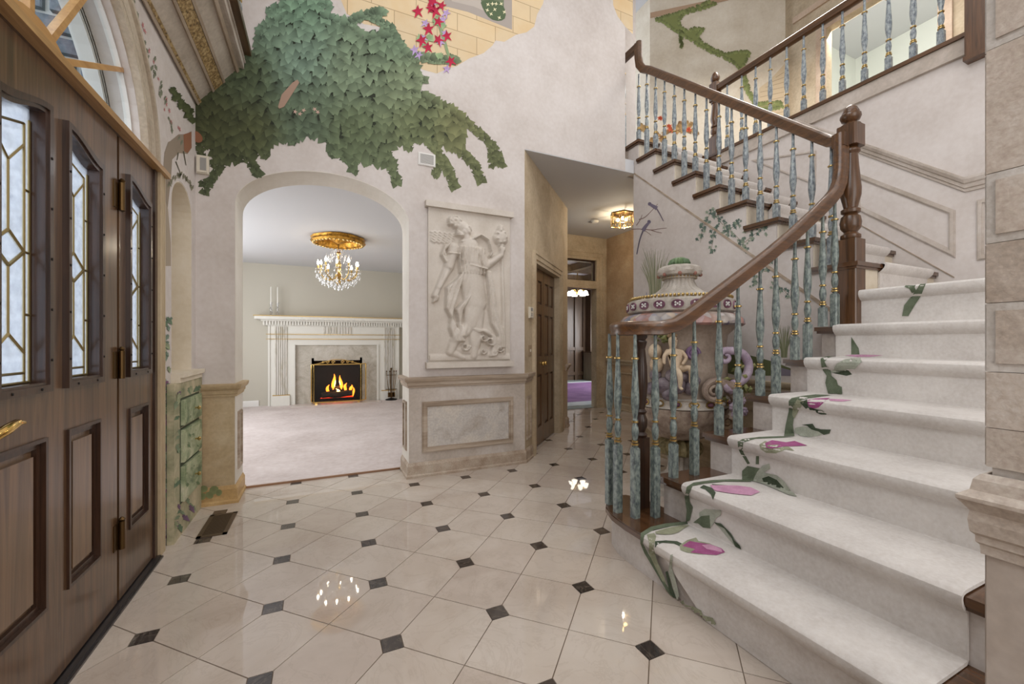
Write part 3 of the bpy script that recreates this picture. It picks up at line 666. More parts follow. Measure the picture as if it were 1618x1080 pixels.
def drape(x, y, off):
    r = ray(x, y); best = None
    for (x0, z0), (x1, z1) in zip(prof1[:-1], prof1[1:]):
        # ray: X=r.x t, Z=H+r.z t ; segment param s
        dx, dz = x1-x0, z1-z0; det = r.x*(-dz)-(-dx)*r.z
        if abs(det) < 1e-9: continue
        t = (x0*(-dz)-(-dx)*(z0-CAMH))/det; s_ = (r.x*(z0-CAMH)-r.z*x0)/det
        if t > .1 and -1e-4 <= s_ <= 1.0001 and (best is None or t < best[0]): best = (t, Vector((dz, 0, -dx)).normalized())
    if best is None: return None
    n = best[1]; n = n if n.x < 0 or n.z > 0 else -n
    if n.dot(Vector((-1,0,1))) < 0: n = -n
    return Vector((0,0,CAMH))+r*best[0]+n*off
def decal(polys, proj, off=.001, step=5.0, dens=4.0):
    # polys in photograph pixels -> conforming mesh on the surface
    V, F = [], []
    for poly in polys:
        pts = []; n = len(poly)
        for i in range(n):
            a = Vector(poly[i]); b = Vector(poly[(i+1)%n]); m_ = max(1, int((b-a).length/dens))
            for j in range(m_): pts.append(a+(b-a)*j/m_)
        nb_ = len(pts); xs = [p[0] for p in poly]; ys = [p[1] for p in poly]; y = min(ys)+step/2
        while y < max(ys):
            x = min(xs)+step/2
            while x < max(xs):
                if ins((x, y), poly): pts.append(Vector((x, y)))
                x += step
            y += step
        try: ov, oe, of, *_ = delaunay_2d_cdt([Vector((p[0],p[1])) for p in pts], [(i,(i+1)%nb_) for i in range(nb_)], [], 1, 1e-4)
        except Exception: continue
        P3 = [proj(p[0], p[1], off) for p in ov]; k = len(V); fl = [p for p in P3 if p is not None]; V += [p if p is not None else fl[0] for p in P3] if fl else []
        F += [tuple(k+i for i in f) for f in of if all(P3[i] is not None for i in f)]
    return V, F
TUFT = {n: mottled('tuft_'+n, [(.3, C(*c)), (.7, C(*[min(255, v+26) for v in c]))], 18, .95, bmp=.4, fine=.3, spec=.1) for n, c in
        dict(darkgreen=(62,72,56), green=(92,102,82), sage=(140,142,118), greygreen=(158,162,148), pink=(150,78,122), rose=(190,140,168)).items()}
def Az(*p): return [(1000+x/3.857, 720+y/3.857) for x, y in p]
def Bz(*p): return [(1100+x/4.5, 480+y/4.5) for x, y in p]
def Cz(*p): return [(1230+x/3.857, 480+y/3.857) for x, y in p]
def Dz(*p): return [(1330+x/4.5, 360+y/4.5) for x, y in p]
MOT = [
 ('stem_motif','green',Az((48,470),(110,432),(200,412),(330,398),(335,416),(220,432),(130,450),(72,484),(62,530),(95,595),(140,660),(190,760),(250,850),(282,890),(262,892),(200,810),(130,690),(70,590),(46,530))),
 ('stem_motif','sage',Az((85,480),(130,470),(142,490),(128,560),(150,640),(190,730),(205,775),(180,760),(130,660),(98,590),(100,530))),
 ('stem_motif','darkgreen',Az((200,705),(215,700),(240,800),(262,850),(300,920),(380,985),(420,1000),(400,1010),(340,960),(270,890),(225,830))),
 ('leaf_motif','greygreen',Az((230,605),(245,598),(240,680),(262,750),(285,850),(272,880),(245,800),(220,700))),
 ('leaf_motif','sage',Az((280,900),(310,875),(320,905),(370,915),(420,940),(430,970),(490,985),(510,1020),(470,1060),(430,1035),(370,985),(310,930))),
 ('leaf_motif','sage',Az((135,465),(200,445),(300,425),(345,425),(310,445),(275,470),(240,480),(190,482),(140,478))),
 ('stem_motif','darkgreen',Az((135,520),(200,515),(270,520),(300,535),(285,550),(250,535),(180,530),(150,540),(135,560))),
 ('leaf_motif','sage',Az((285,545),(330,515),(385,498),(400,520),(470,535),(520,560),(480,600),(400,600),(330,590),(290,575))),
 ('flower_motif','pink',Az((300,550),(345,520),(400,530),(470,540),(540,565),(562,588),(510,606),(430,600),(350,590),(380,570))),
 ('flower_motif','rose',Az((420,545),(470,540),(540,570),(545,590),(500,580),(450,570))),
 ('stem_motif','green',Az((330,190),(370,165),(480,150),(600,145),(720,150),(720,160),(560,158),(440,170),(365,185),(345,230),(350,280),(368,310),(350,390),(325,405),(330,330),(318,250))),
 ('flower_motif','rose',Az((470,180),(520,182),(640,184),(720,195),(775,222),(720,244),(600,232),(500,215),(485,200))),
 ('flower_motif','pink',Az((640,185),(700,190),(765,218),(720,230),(670,210))),
 ('leaf_motif','darkgreen',Az((408,195),(430,178),(480,195),(505,225),(490,268),(475,235),(440,205))),
 ('stem_motif','green',Az((480,172),(590,182),(560,190),(490,184))),
 ('leaf_motif','greygreen',Az((405,345),(440,322),(480,325),(538,328),(540,358),(505,380),(500,405),(470,440),(430,430),(410,395))),
 ('leaf_motif','green',Az((370,405),(420,365),(470,360),(475,440),(430,435),(400,410))),
 ('stem_motif','darkgreen',Az((498,402),(540,410),(600,470),(625,515),(655,545),(668,578),(630,560),(605,500),(560,440),(510,415))),
 ('leaf_motif','greygreen',Az((500,410),(560,440),(615,530),(625,550),(580,500),(530,440))),
 ('stem_motif','green',Az((668,0),(690,0),(715,45),(700,50))), ('stem_motif','green',Az((752,0),(770,0),(770,50),(750,50))),
 ('leaf_motif','green',Az((665,145),(668,90),(700,60),(760,72),(790,78),(750,130),(730,155),(690,155))),
 ('leaf_motif','greygreen',Az((730,155),(760,95),(790,60),(835,45),(840,75),(800,100),(880,118),(920,150),(960,205),(1000,250),(950,240),(870,205),(800,175))),
 ('leaf_motif','darkgreen',Az((790,135),(830,122),(880,145),(925,195),(910,205),(850,185),(800,160))),
 ('stem_motif','green',Bz((295,980),(330,960),(450,945),(600,940),(700,945),(600,952),(420,960),(335,985),(330,1040),(350,1078),(320,1070),(300,1030))),
 ('leaf_motif','sage',Bz((450,1000),(490,975),(560,1000),(650,1010),(700,1045),(640,1035),(570,1060),(500,1058),(460,1030))),
 ('flower_motif','pink',Bz((490,990),(540,970),(640,985),(700,975),(790,1008),(720,1012),(620,1015),(540,1030),(500,1020))),
 ('stem_motif','green',Bz((660,690),(680,670),(760,655),(850,645),(960,650),(800,672),(720,690),(690,730),(700,780),(690,860),(700,940),(625,940),(640,850),(660,760))),
 ('leaf_motif','sage',Bz((690,720),(720,680),(770,690),(740,740),(700,815),(685,790))),
 ('leaf_motif','darkgreen',Bz((740,700),(790,680),(800,730),(850,745),(900,755),(930,785),(890,785),(830,760),(790,750))),
 ('flower_motif','pink',Bz((780,685),(850,672),(950,668),(920,690),(870,735),(830,745),(800,725))),
 ('flower_motif','rose',Bz((940,675),(1040,678),(1110,685),(1040,695),(950,690))),
 ('leaf_motif','greygreen',Bz((705,880),(760,870),(830,880),(880,890),(930,905),(880,935),(800,948),(740,940),(700,910))),
 ('leaf_motif','darkgreen',Bz((750,858),(830,850),(850,880),(890,890),(960,892),(950,920),(910,930),(870,905),(820,890),(790,865))),
 ('stem_motif','green',Bz((885,390),(930,375),(990,368),(940,385),(915,410),(930,440),(960,480),(965,510),(1000,540),(1010,575),(1038,590),(1040,640),(940,640),(920,560),(930,510),(895,460))),
 ('leaf_motif','greygreen',Bz((960,490),(1000,425),(1060,395),(1170,385),(1180,410),(1120,470),(1050,480))),
 ('leaf_motif','darkgreen',Bz((970,490),(1010,440),(1080,420),(1160,395),(1140,430),(1080,470),(1110,500),(1070,510),(1020,500))),
 ('flower_motif','rose',Cz((400,312),(500,308),(640,312),(560,322),(470,322))),
 ('stem_motif','green',Cz((445,200),(462,225),(490,270),(495,306),(445,306))),
 ('stem_motif','green',Dz((610,370),(560,490),(520,550),(490,600),(475,626),(430,626),(445,550),(500,480),(530,440),(570,385))),
 ('leaf_motif','green',Dz((405,395),(440,385),(545,380),(520,420),(535,450),(500,460),(480,430),(430,415))),
]
for li, (nm, c, poly) in enumerate(MOT):
    V, F = decal([poly], drape, .0012+.0005*(li % 6), 4.5, 3)
    if F: inP(raw(nm, V, F, TUFT[c]), rn)
# ------------------------------------------------------------------ balusters, rails, newels
VASE = [(.0085,0),(.0115,.010),(.0165,.019),(.0165,.025),(.0095,.033),(.0105,.042),(.0165,.062),(.0195,.088),(.0170,.113),(.0110,.133),(.0085,.142),(.0150,.148),(.0110,.156),(.0125,.168),(.0185,.205),(.0222,.245),(.0215,.285),(.0165,.37),(.0130,.44),(.0118,.462),(.0150,.470),(.0115,.484),(.0095,.505)]
RINGS = [(.022,.0175),(.037,.0140),(.142,.0155),(.478,.0175)]
bal_cache = {}
def baluster(L, x, y, z, root, mat, ang=0.0):
    key = (round(L, 2), mat.name); L2 = round(L, 2)
    if key not in bal_cache:
        bl = max(.10, L2-.613); b = MB().obox((0,0), .0205, .0205, 0, bl, 0, .005).obox((0,0), .0165, .0165, bl, bl+.006, 0, .005)
        b.lathe([(r, bl+z_) for r, z_ in VASE]+[(.0090, L2-.02), (.0090, L2)], (0,0,0), 12)
        o = b.build('baluster', mat, smooth=True); bal_cache[key] = o.data
    else:
        o = bpy.data.objects.new('baluster', bal_cache[key]); COL.objects.link(o)
    for z_, r in RINGS:
        if r not in bal_cache:
            g_ = MB().lathe([(r-.004,-.0065),(r+.003,-.0035),(r+.003,.0035),(r-.004,.0065)], (0,0,0), 12).build('gold_ring', GOLD, smooth=True); bal_cache[r] = g_.data
        else: g_ = bpy.data.objects.new('gold_ring', bal_cache[r]); COL.objects.link(g_)
        g_.parent = o; g_.location = (0, 0, max(.10, L2-.613)+z_)
    o.parent = root; o.location = Vector((x, y, z))-root.location; o.rotation_euler.z = ang
    return o
RPROF = [(-.030,-.034),(-.022,-.038),(.022,-.038),(.030,-.034),(.026,-.016),(.034,.004),(.033,.020),(.022,.032),(.008,.037),(-.008,.037),(-.022,.032),(-.033,.020),(-.034,.004),(-.026,-.016)]
Yr = lambda x: 1.655-.092*(x-1.7)
rail_pts = [(1.80,1.272),(1.88,1.322),(2.135,1.482),(2.413,1.66),(2.60,1.79),(2.82,1.955),(2.93,2.045)]
def rz(x):
    P_ = [(1.42,1.213),(1.66,1.216),(1.74,1.238)]+rail_pts
    for (a, b), (c, d) in zip(P_[:-1], P_[1:]):
        if x <= c: return b+(d-b)*max(0, (x-a))/(c-a)
    return P_[-1][1]+(x-P_[-1][0])*.8
lb = empty('lower_balustrade', (2.2, 1.62, .2), 'walnut handrail curling over verdigris balusters on the lower stair flight', 'balustrade')
vol = [(1.655,1.83),(1.668,1.87),(1.65,1.915),(1.60,1.94),(1.545,1.925),(1.505,1.875),(1.495,1.81),(1.515,1.745),(1.565,1.695),(1.64,1.667)]
vol = smoothpoly(vol, 2, False)
path = [(x, y, 1.213) for x, y in vol]+[(1.72,1.655,1.230)]+[(x, Yr(x), z) for x, z in rail_pts]
path += [(2.985,1.537,2.10),(3.015,1.532,2.165),(3.027,1.53,2.24),(3.03,1.53,2.33),(3.03,1.53,2.475)]
inP(MB().sweep(path, RPROF).lathe([(.01,-.038),(.05,-.036),(.058,-.02),(.06,.01),(.05,.03),(.02,.037)], (1.64,1.85,1.213), 18).build('handrail', MAHOG, smooth=True), lb)
inP(MB().box((3.0,1.495,2.39),(3.06,1.565,2.475)).box((3.02,1.50,2.40),(3.09,1.55,2.46)).build('rail_end_block', MAHOG_Z), lb)
for (x, y) in ((1.508,1.931),(1.476,1.818),(1.513,1.722),(1.617,1.684)):
    baluster(1.213-.03-R, x, y, R, lb, PATINA)
def bx(px):  # where the pixel column crosses the rail line
    r = ray(px, 600); k = r.y/r.x; return (1.655+.092*1.7)/(k+.092)
for k, pxs in {2:(1064,1097), 3:(1136,1166), 4:(1201,1226), 5:(1256,1276), 6:(1300,1319)}.items():
    for p in pxs:
        x = bx(p); z0 = k*R; baluster(rz(x)-.03-z0, x, Yr(x), z0, lb, PATINA)
def newel(root, c, z0, zsq, ztop_turn, zblk, half, mat, fin=True, big=1.0):
    # square foot, turned vase, square block, acorn finial
    o = MB().obox(c, half, half, z0, zsq, 0, .006); h = ztop_turn-zsq; q = half
    pf = [(q*.8,0),(q*.95,.012*big),(q*.95,.03*big),(q*.7,.04*big),(q*.62,.05*big),(q*.95,.075*big),(q*1.02,.11*big),(q*.9,.15*big),(q*.6,.165*big),(q*.9,.175*big),(q*.92,.195*big),(q*.65,.205*big),(q*.8,.24*big),(q*1.0,h*.48),(q*1.02,h*.55),(q*.78,h*.8),(q*.68,h*.92),(q*.9,h*.945),(q*.9,h*.965),(q*.6,h)]
    o.lathe([(r, zsq+z) for r, z in pf], (c[0],c[1],0), 20, lambda a, r, z: r*(1-.03*(abs(math.sin(a*6))) if zsq+h*.35 < z < zsq+h*.92 else 1))
    o.obox(c, half, half, ztop_turn, zblk, 0, .01); inP(o.build('newel_post', mat, smooth=True), root)
    if fin:
        f = half*1.0; inP(MB().lathe([(f*.9,0),(f*.95,.008),(f*.6,.016),(f*.5,.026),(f*.85,.038),(f*1.0,.06),(f*.97,.075),(f*.8,.083),(f*.82,.09),(f*.6,.118),(f*.3,.135),(.002,.142)], (c[0],c[1],zblk), 18).build('acorn_finial', mat, smooth=True), root)
newel(lb, (3.115,1.515), 6*R-.01, 1.80, 2.40, 2.535, .057, MAHOG_Z)
n1 = MB().obox((1.645,1.825), .036, .036, R, .60, 0, .004).lathe([(.03,.60),(.036,.615),(.022,.63),(.034,.66),(.036,.70),(.024,.73),(.034,.745),(.022,.76),(.03,.80),(.038,.90),(.034,1.0),(.024,1.10),(.03,1.12),(.034,1.14),(.026,1.15),(.036,1.165),(.038,1.185)], (1.645,1.825,0), 18)
inP(n1.build('newel_post', OAK_DARK, smooth=True), lb)
# upper flight
ub = empty('upper_balustrade', (XS+.02, 2.4, 2.4), 'walnut handrail on verdigris balusters climbing the upper flight to the landing', 'balustrade')
XB = XS+.02
uz = lambda y: 2.484+(y-1.624)*.885
path = [(3.03,1.535,2.44),(XB-.02,1.60,2.47)]+[(XB, y, uz(y)) for y in (1.68,2.0,2.4,2.9,3.3)]+[(XB,3.39,uz(3.37)),(XB,3.445,uz(3.37)+.08),(XB,3.46,uz(3.37)+.17),(XB,3.462,uz(3.37)+.33)]
inP(MB().sweep(path, RPROF).build('handrail', MAHOG_Y, smooth=True), ub)
zt_ = uz(3.37)+.30
inP(MB().sweep([(XB,3.46,zt_),(XB,3.80,zt_)], RPROF).build('handrail', MAHOG_Y, smooth=True), ub)
for k in range(8, 17):
    for d_ in (.047, .173):
        y = Yn(k)+d_
        if k == 8 and d_ < .1: continue
        if k == 16 and d_ > .1: y = 3.70
        top = (uz(y) if y < 3.39 else zt_)-.03
        if y > 3.39 and y < 3.6: top = uz(3.36)-.0
        baluster(top-k*R, XB, y, k*R, ub, PATINA2)
# landing edge
bb = empty('landing_balustrade', (XW+.02, 2.2, FLZ), 'level walnut handrail and grey-green balusters along the upper landing', 'balustrade')
XL = XW+.02
zr_ = 4.055
y_n = onX(1130, 200, XL).y
inP(MB().sweep([(XL,y_n,zr_),(XL,1.15,zr_)], RPROF).build('handrail', MAHOG_Y, smooth=True), bb)
for p in (1149,1172,1194,1217,1243,1270,1300,1331,1366,1404,1443,1487):
    y = onX(p, 200, XL).y; baluster(zr_-.03-FLZ, XL, y, FLZ, bb, PATINA2)
newel(bb, (XL,y_n), FLZ-.16, FLZ+.20, FLZ+.62, FLZ+.82, .05, MAHOG_Z, big=.7)
inP(MB().box((XW-.07,1.13,3.10),(XW+.06,1.285,4.45)).box((XW-.08,1.12,3.075),(XW+.06,1.29,3.105)).build('drop_newel_post', MAHOG_Z), bb)
gb = empty('gallery_balustrade', (-.5,2.4,3.245), 'grey-green baluster row on the gallery above the entrance door', 'balustrade')
for i in range(8): baluster(.76, -.53, 3.43-.16*i, 3.245, gb, PATINA2)
inP(MB().sweep([(-.53,2.2,4.04),(-.53,3.5,4.04)], RPROF).build('handrail', MAHOG_Y, smooth=True), gb)
# ------------------------------------------------------------------ stone pier on the near right
STONE = [mottled('stone_paint_%d' % k, [(.3, C(174+5*k,160+5*k,146+5*k)), (.5, C(194+4*k,182+4*k,170+4*k)), (.7, C(208+3*k,199+3*k,189+3*k))], 9, .7, bmp=.25, fine=.35) for k in range(3)]
STONEL = mottled('stone_paint_light', [(.3, C(190,184,176)), (.7, C(216,211,205))], 9, .7, bmp=.25, fine=.3)
pier = tag(MB().box((1.006,-.9,0),(1.22,.288,3.0)).build('wall_pier', STONEL), 'painted stone block pier at the near side of the stairs', kind='structure')
zs = [.93,.995,1.087,1.20,1.298,1.413,1.617,1.83,2.05,2.3]
SB = lambda u, v, w: Vector((1.006-w, u, v))
for i, (a, b) in enumerate(zip(zs[:-1], zs[1:])):
    off = -.02 if i % 2 else -.14; y1 = .293
    for y0 in (off, off-.42):
        panel = i in (2, 4, 6) or (i == 8)
        o = MB().prism(rect(y0+.001,y1-.0,a+.0005,b-.0005), SB, 0, .0065 if not panel else .006).box((1.0085,y1-.006,a+.001),(1.22,y1+.004,b-.001)) if y1 > .29 else MB().prism(rect(y0+.002,y1-.002,a+.001,b-.001), SB, 0, .006)
        o.build('stone_block', STONEL if panel else STONE[i % 3], pier)
        if panel: MB().prism(rect(y0+.012,y1-.011,a+.014,b-.013), SB, .0062, .0085).build('stone_panel', STONE[(i+1) % 3], pier)
        y1 = y0
pm = MB().mould([(1.22,.293,.86),(1.0,.293,.86),(1.0,-.9,.86)], [(0,-.075),(.005,-.075),(.006,-.06),(.010,-.056),(.010,-.045),(.015,-.04),(.017,-.02),(.015,-.005),(.022,.006),(.028,.014),(.028,.02),(.015,.03),(.012,.048),(.006,.056),(0,.058)])
pm.build('pier_moulding', STONE[0], pier)
MB().mould([(1.22,.293,0),(1.0,.293,0),(1.0,-.9,0)], BASEPROF).build('pier_base', BASEP, pier)
MB().prism(rect(-.9,.293,0,.79), SB, 0, .006).box((1.0085,.284,0),(1.22,.297,.79)).build('pier_face', DADO, pier)
# ------------------------------------------------------------------ fireplace wall
FX = .26
MARB = mottled('grey_marble', [(.3, C(168,160,146)), (.5, C(188,182,170)), (.7, C(200,195,186))], 4, .25, dist=1.5, fine=.2)
IVORY = flat('white_mantel_paint', C(222,220,212), .4)
FLUTE = mottled('aged_flute', [(.3, C(176,168,146)), (.5, C(216,212,204))], 7, .5, (3,3,.6))
fp = empty('fireplace', (FX, FY-.1, 0), 'white fluted mantelpiece with gold strips around a marble firebox surround', 'fireplace')
mx_ = lambda x: 2*FX-x
F0 = FY-.06; FRONT = FY-.10
sur = MB().box((-.48,F0,.012),(FX-.40,FY-.002,1.09)).box((FX+.40,F0,.012),(mx_(-.48),FY-.002,1.09)).box((FX-.40,F0,.80),(FX+.40,FY-.002,1.09))
inP(sur.build('marble_surround', MARB), fp)
for sgn in (1, -1):
    X_ = (lambda x: x) if sgn == 1 else mx_
    def bxx(mb, x0, x1, y0, y1, z0, z1): a, b = sorted((X_(x0), X_(x1))); return mb.box((a,y0,z0),(b,y1,z1))
    b = MB(); bxx(b,-.86,-.455,FRONT,FY-.002,.012,1.45); inP(b.build('pilaster', IVORY), fp)
    b = MB(); bxx(b,-.48,-.445,FRONT-.02,FRONT,.012,1.10); bxx(b,-.87,-.84,FRONT-.015,FRONT,.012,1.44); inP(b.build('edge_moulding', IVORY), fp)
    for i in range(6):
        b = MB(); x = -.765+i*.033; bxx(b,x,x+.02,FRONT-.022,FRONT,.20,1.42); inP(b.build('flute', FLUTE), fp)
    b = MB(); bxx(b,-.80,-.53,FRONT-.03,FRONT,.19,.205); inP(b.build('gold_strip', GOLD), fp)
    b = MB(); bxx(b,-.80,-.53,FRONT-.035,FRONT,.012,.19); inP(b.build('plinth', IVORY), fp)
inP(MB().box((-.455,FRONT,1.09),(mx_(-.455),FY-.002,1.45)).build('frieze', IVORY), fp)
for i in range(10): inP(MB().box((.02+i*.05,FRONT-.018,1.305),(.045+i*.05,FRONT,1.425)).build('flute', FLUTE), fp)
for z in (1.285,1.20): inP(MB().box((-.90,FRONT-.028,z-.005),(mx_(-.90),FRONT,z+.005)).build('gold_strip', GOLD), fp)
for i in range(54):
    x = -.93+i*(mx_(-.93)+.93)/53; inP(MB().box((x-.013,FRONT-.06,1.45),(x+.013,FRONT-.025,1.515)).build('dentil', IVORY), fp)
inP(MB().box((-.94,FRONT-.03,1.44),(mx_(-.94),FY-.002,1.515)).box((-.97,FRONT-.08,1.515),(mx_(-.97),FY-.002,1.545)).box((-1.06,FRONT-.15,1.545),(mx_(-1.06),FY-.002,1.598)).build('mantel_shelf', IVORY), fp)
inP(MB().box((-1.075,FRONT-.158,1.598),(mx_(-1.075),FY-.002,1.612)).build('gold_strip', GOLD), fp)
inP(MB().box((-.50,FY-.42,.012),(mx_(-.50),FRONT,.022)).build('hearth_slab', mottled('pink_marble', [(.3, C(196,184,178)), (.7, C(218,208,202))], 4, .2)), fp)
SOOT = flat('sooty_firebrick', C(34,31,30), .9)
fb = MB().box((FX-.42,FY+.40,0),(FX+.42,FY+.44,.85)).box((FX-.44,FY-.06,0),(FX-.40,FY+.44,.85)).box((FX+.40,FY-.06,0),(FX+.44,FY+.44,.85)).box((FX-.44,FY-.05,.80),(FX+.44,FY+.44,.85)).box((FX-.44,FY-.06,-.02),(FX+.44,FY+.44,.02))
inP(fb.build('firebox', SOOT), fp)
lg = empty('fire_logs', (FX, FY+.15, .02), 'burning logs with flames in the iron grate behind the screen', 'fire')
BARK = mottled('charred_bark', [(.3, C(20,17,16)), (.6, C(52,40,34)), (.75, C(96,60,44))], 22, .95, bmp=.8)
for (a, b, r) in (((-.27,.05,.14),(.27,.05,.16),.06),((-.24,.18,.15),(.24,.16,.15),.065),((-.2,.11,.25),(.22,.12,.27),.055),((-.05,.05,.22),(.27,.2,.30),.04)):
    inP(MB().tube([(FX+a[0]+(b[0]-a[0])*t, FY+a[1]+(b[1]-a[1])*t, a[2]+(b[2]-a[2])*t+.01*math.sin(9*t)) for t in (0,.2,.4,.6,.8,1)], [r*.9,r,r*1.04,r,r*1.02,r*.88], 10).build('log', BARK, smooth=True), lg)
inP(MB().tube([(FX-.3,FY+.0,.08),(FX+.3,FY+.0,.08)], .01, 6).tube([(FX-.3,FY+.22,.08),(FX+.3,FY+.22,.08)], .01, 6).build('grate_bar', BLACK), lg)
EMB = emit('embers', C(255,60,20), 1.6); FL1 = emit('flame_orange', C(255,140,40), 4.0); FL2 = emit('flame_yellow', C(255,214,120), 10.0)
eb = MB()
for i in range(16): eb.ball((FX-.26+i*.034, FY+.06+.08*random.random(), .075+.02*random.random()), .02+.012*random.random(), (1.4,1,.6), 6, 4)
tag(inP(eb.build('embers', EMB), lg), kind='stuff')
for (dx, dz, h, wd, mm_) in ((-.07,.30,.30,.06,FL1),(-.06,.30,.22,.035,FL2),(.07,.30,.27,.055,FL1),(.065,.30,.18,.03,FL2),(-.16,.24,.16,.05,FL1),(.15,.27,.15,.05,FL1),(.24,.26,.12,.05,FL1),(.0,.20,.12,.07,FL2),(.14,.19,.09,.06,FL2),(.28,.16,.18,.04,FL1),(-.12,.16,.08,.05,FL1)):
    n_ = 9; pth = [(FX+dx+.03*math.sin(4*t+dx*20)*t, FY+.06+.02*math.cos(3*t), dz-.06+h*t) for t in [i/(n_-1) for i in range(n_)]]
    inP(MB().tube(pth, [max(.002, wd*.55*math.sin(math.pi*min(1, .22+.78*t))**.9) for t in [i/(n_-1) for i in range(n_)]], 8).build('flame', mm_, smooth=True), lg)
point('fire_glow', (FX, FY+.02, .35), 2.5, (1, .5, .2), .08)
sc = empty('fire_screen', (FX, FY-.25, .012), 'three-fold brass framed mesh screen before the fire', 'fireplace screen')
MESHM = glassy('screen_mesh', (.9,.89,.87,1), .015, .5)
s0, s1 = (FX-.40, FY-.26), (FX+.40, FY-.26); w0, w1 = (FX-.44, FY-.13), (FX+.50, FY-.13)
def spanel(p, q, z0, z1):
    pl = plane((p[0],p[1],0), (q[0]-p[0],q[1]-p[1],0), (0,0,1)); L = math.hypot(q[0]-p[0], q[1]-p[1])
    inP(MB().prism(rect(0,L,z0,z1), pl, -.001, .001).build('mesh_panel', MESHM), sc)
    f = MB()
    for a, b in (((0,z0),(0,z1)),((L,z0),(L,z1)),((0,z0),(L,z0)),((0,z1),(L,z1))): f.tube([pl(*a), pl(*b)], .011, 6)
    inP(f.build('brass_frame', BRASS), sc)
spanel(s0, s1, .05, .735); spanel(w0, s0, .05, .735); spanel(s1, w1, .05, .735)
tp = MB()
for sgn in (-1, 1):
    tp.tube([(FX+sgn*(.40-.40*t), FY-.26, .74+.085*math.sin(t*1.57)**1.5) for t in [i/10 for i in range(11)]], .008, 6)
    for c_, r_ in ((.08,.032),(.17,.028),(.25,.02)): tp.tube([(FX+sgn*c_+r_*(1-.06*i)*math.cos(i*.6), FY-.26, .775-.004*c_+r_*(1-.06*i)*math.sin(i*.6)) for i in range(14)], .006, 5)
inP(tp.build('scroll_crest', BRASS, smooth=True), sc)
for sx in (-.36, .36): inP(MB().box((FX+sx-.02,FY-.30,.012),(FX+sx+.02,FY-.22,.05)).build('foot', BRASS), sc)
ft = empty('fire_tools', (1.23, 8.36, .012), 'brass fireplace tool set on a dark stand right of the hearth', 'fire tools')
inP(MB().lathe([(.11,.012),(.11,.03),(.05,.045),(.015,.05)], (1.23,8.36,0), 16).build('base', BLACK, smooth=True), ft)
inP(MB().tube([(1.23,8.36,.04),(1.23,8.36,.60)], .009, 8).ball((1.23,8.36,.62), .02).tube([(1.12,8.36,.22),(1.34,8.36,.22)], .007, 6).tube([(1.14,8.36,.50),(1.32,8.36,.50)], .006, 6).build('stand', BRASSD, smooth=True), ft)
for dx in (-.09,-.03,.05,.09):
    inP(MB().tube([(1.23+dx*.5,8.33,.12),(1.23+dx,8.33,.52),(1.23+dx,8.33,.56)], .006, 6).ball((1.23+dx,8.33,.575), .014).obox((1.23+dx*.5,8.33), .022, .01, .07, .16).build('tool', BRASSD, smooth=True), ft)
for i, x in enumerate((-.822,-.72)):
    c_ = empty('candlestick', (x, FY-.12, 1.612), ('outer' if i == 0 else 'inner')+' clear glass candlestick with white taper on the mantel', 'candlestick', 'glass candlesticks on the mantel')
    inP(MB().lathe([(.038,0),(.04,.008),(.012,.02),(.018,.045),(.024,.06),(.012,.08),(.018,.11),(.026,.13),(.012,.15),(.016,.19),(.024,.215),(.024,.23)], (x,FY-.12,1.612), 12).build('glass_stem', CRYSTAL, smooth=True), c_)
    inP(MB().lathe([(.011,.22),(.0105,.50),(.003,.515)], (x,FY-.12,1.612), 8).build('taper', flat('white_wax_%d' % i, C(232,230,222), .5), smooth=True), c_)
# ------------------------------------------------------------------ living room chandelier
BULB = emit('candle_bulb', C(255,240,214), 40)
CX_, CYy = .199, 6.0
ch = empty('chandelier', (CX_, CYy, 2.54), 'gilt crystal chandelier with candle bulbs under a gilt ceiling rose', 'chandelier')
ros = MB().lathe([(.29,2.54),(.315,2.53),(.305,2.505),(.318,2.48),(.30,2.455),(.27,2.46),(.25,2.475),(.235,2.525),(.12,2.532),(.06,2.48),(.02,2.46)], (CX_,CYy,0), 48, lambda a, r, z: r*(1+.07*abs(math.cos(2*a))+.02*math.cos(16*a)))
inP(ros.build('gilt_ceiling_rose', mottled('gilt_carving', [(.35, C(120,84,30)), (.6, C(214,160,66)), (.75, C(240,200,120))], 22, .3, metal=.8, bmp=.5), smooth=True), ch)
rl = MB()
for i in range(36):
    a = 2*math.pi*i/36; r = .285*(1+.07*abs(math.cos(2*a))); rl.ball((CX_+r*math.cos(a), CYy+r*math.sin(a), 2.455), .018, (1,1,.8), 6, 4)
tag(inP(rl.build('rose_beads', GOLD, smooth=True), ch), kind='stuff')
inP(MB().tube([(CX_,CYy,2.47),(CX_,CYy,2.36)], .006, 6).build('chain', BRASSD), ch)
inP(MB().lathe([(.002,1.90),(.02,1.91),(.035,1.94),(.02,1.97),(.03,2.0),(.05,2.03),(.03,2.06),(.016,2.10),(.03,2.15),(.036,2.18),(.018,2.22),(.014,2.30),(.03,2.33),(.012,2.37),(.004,2.38)], (CX_,CYy,0), 14).build('gilt_stem', GOLD, smooth=True), ch)
cry = MB()
def drop(p, s, mb=cry): mb.add([(p[0],p[1],p[2]+s*1.6),(p[0]+s*.6,p[1],p[2]),(p[0],p[1]+s*.6,p[2]),(p[0]-s*.6,p[1],p[2]),(p[0],p[1]-s*.6,p[2]),(p[0],p[1],p[2]-s)], [(0,1,2),(0,2,3),(0,3,4),(0,4,1),(5,2,1),(5,3,2),(5,4,3),(5,1,4)])
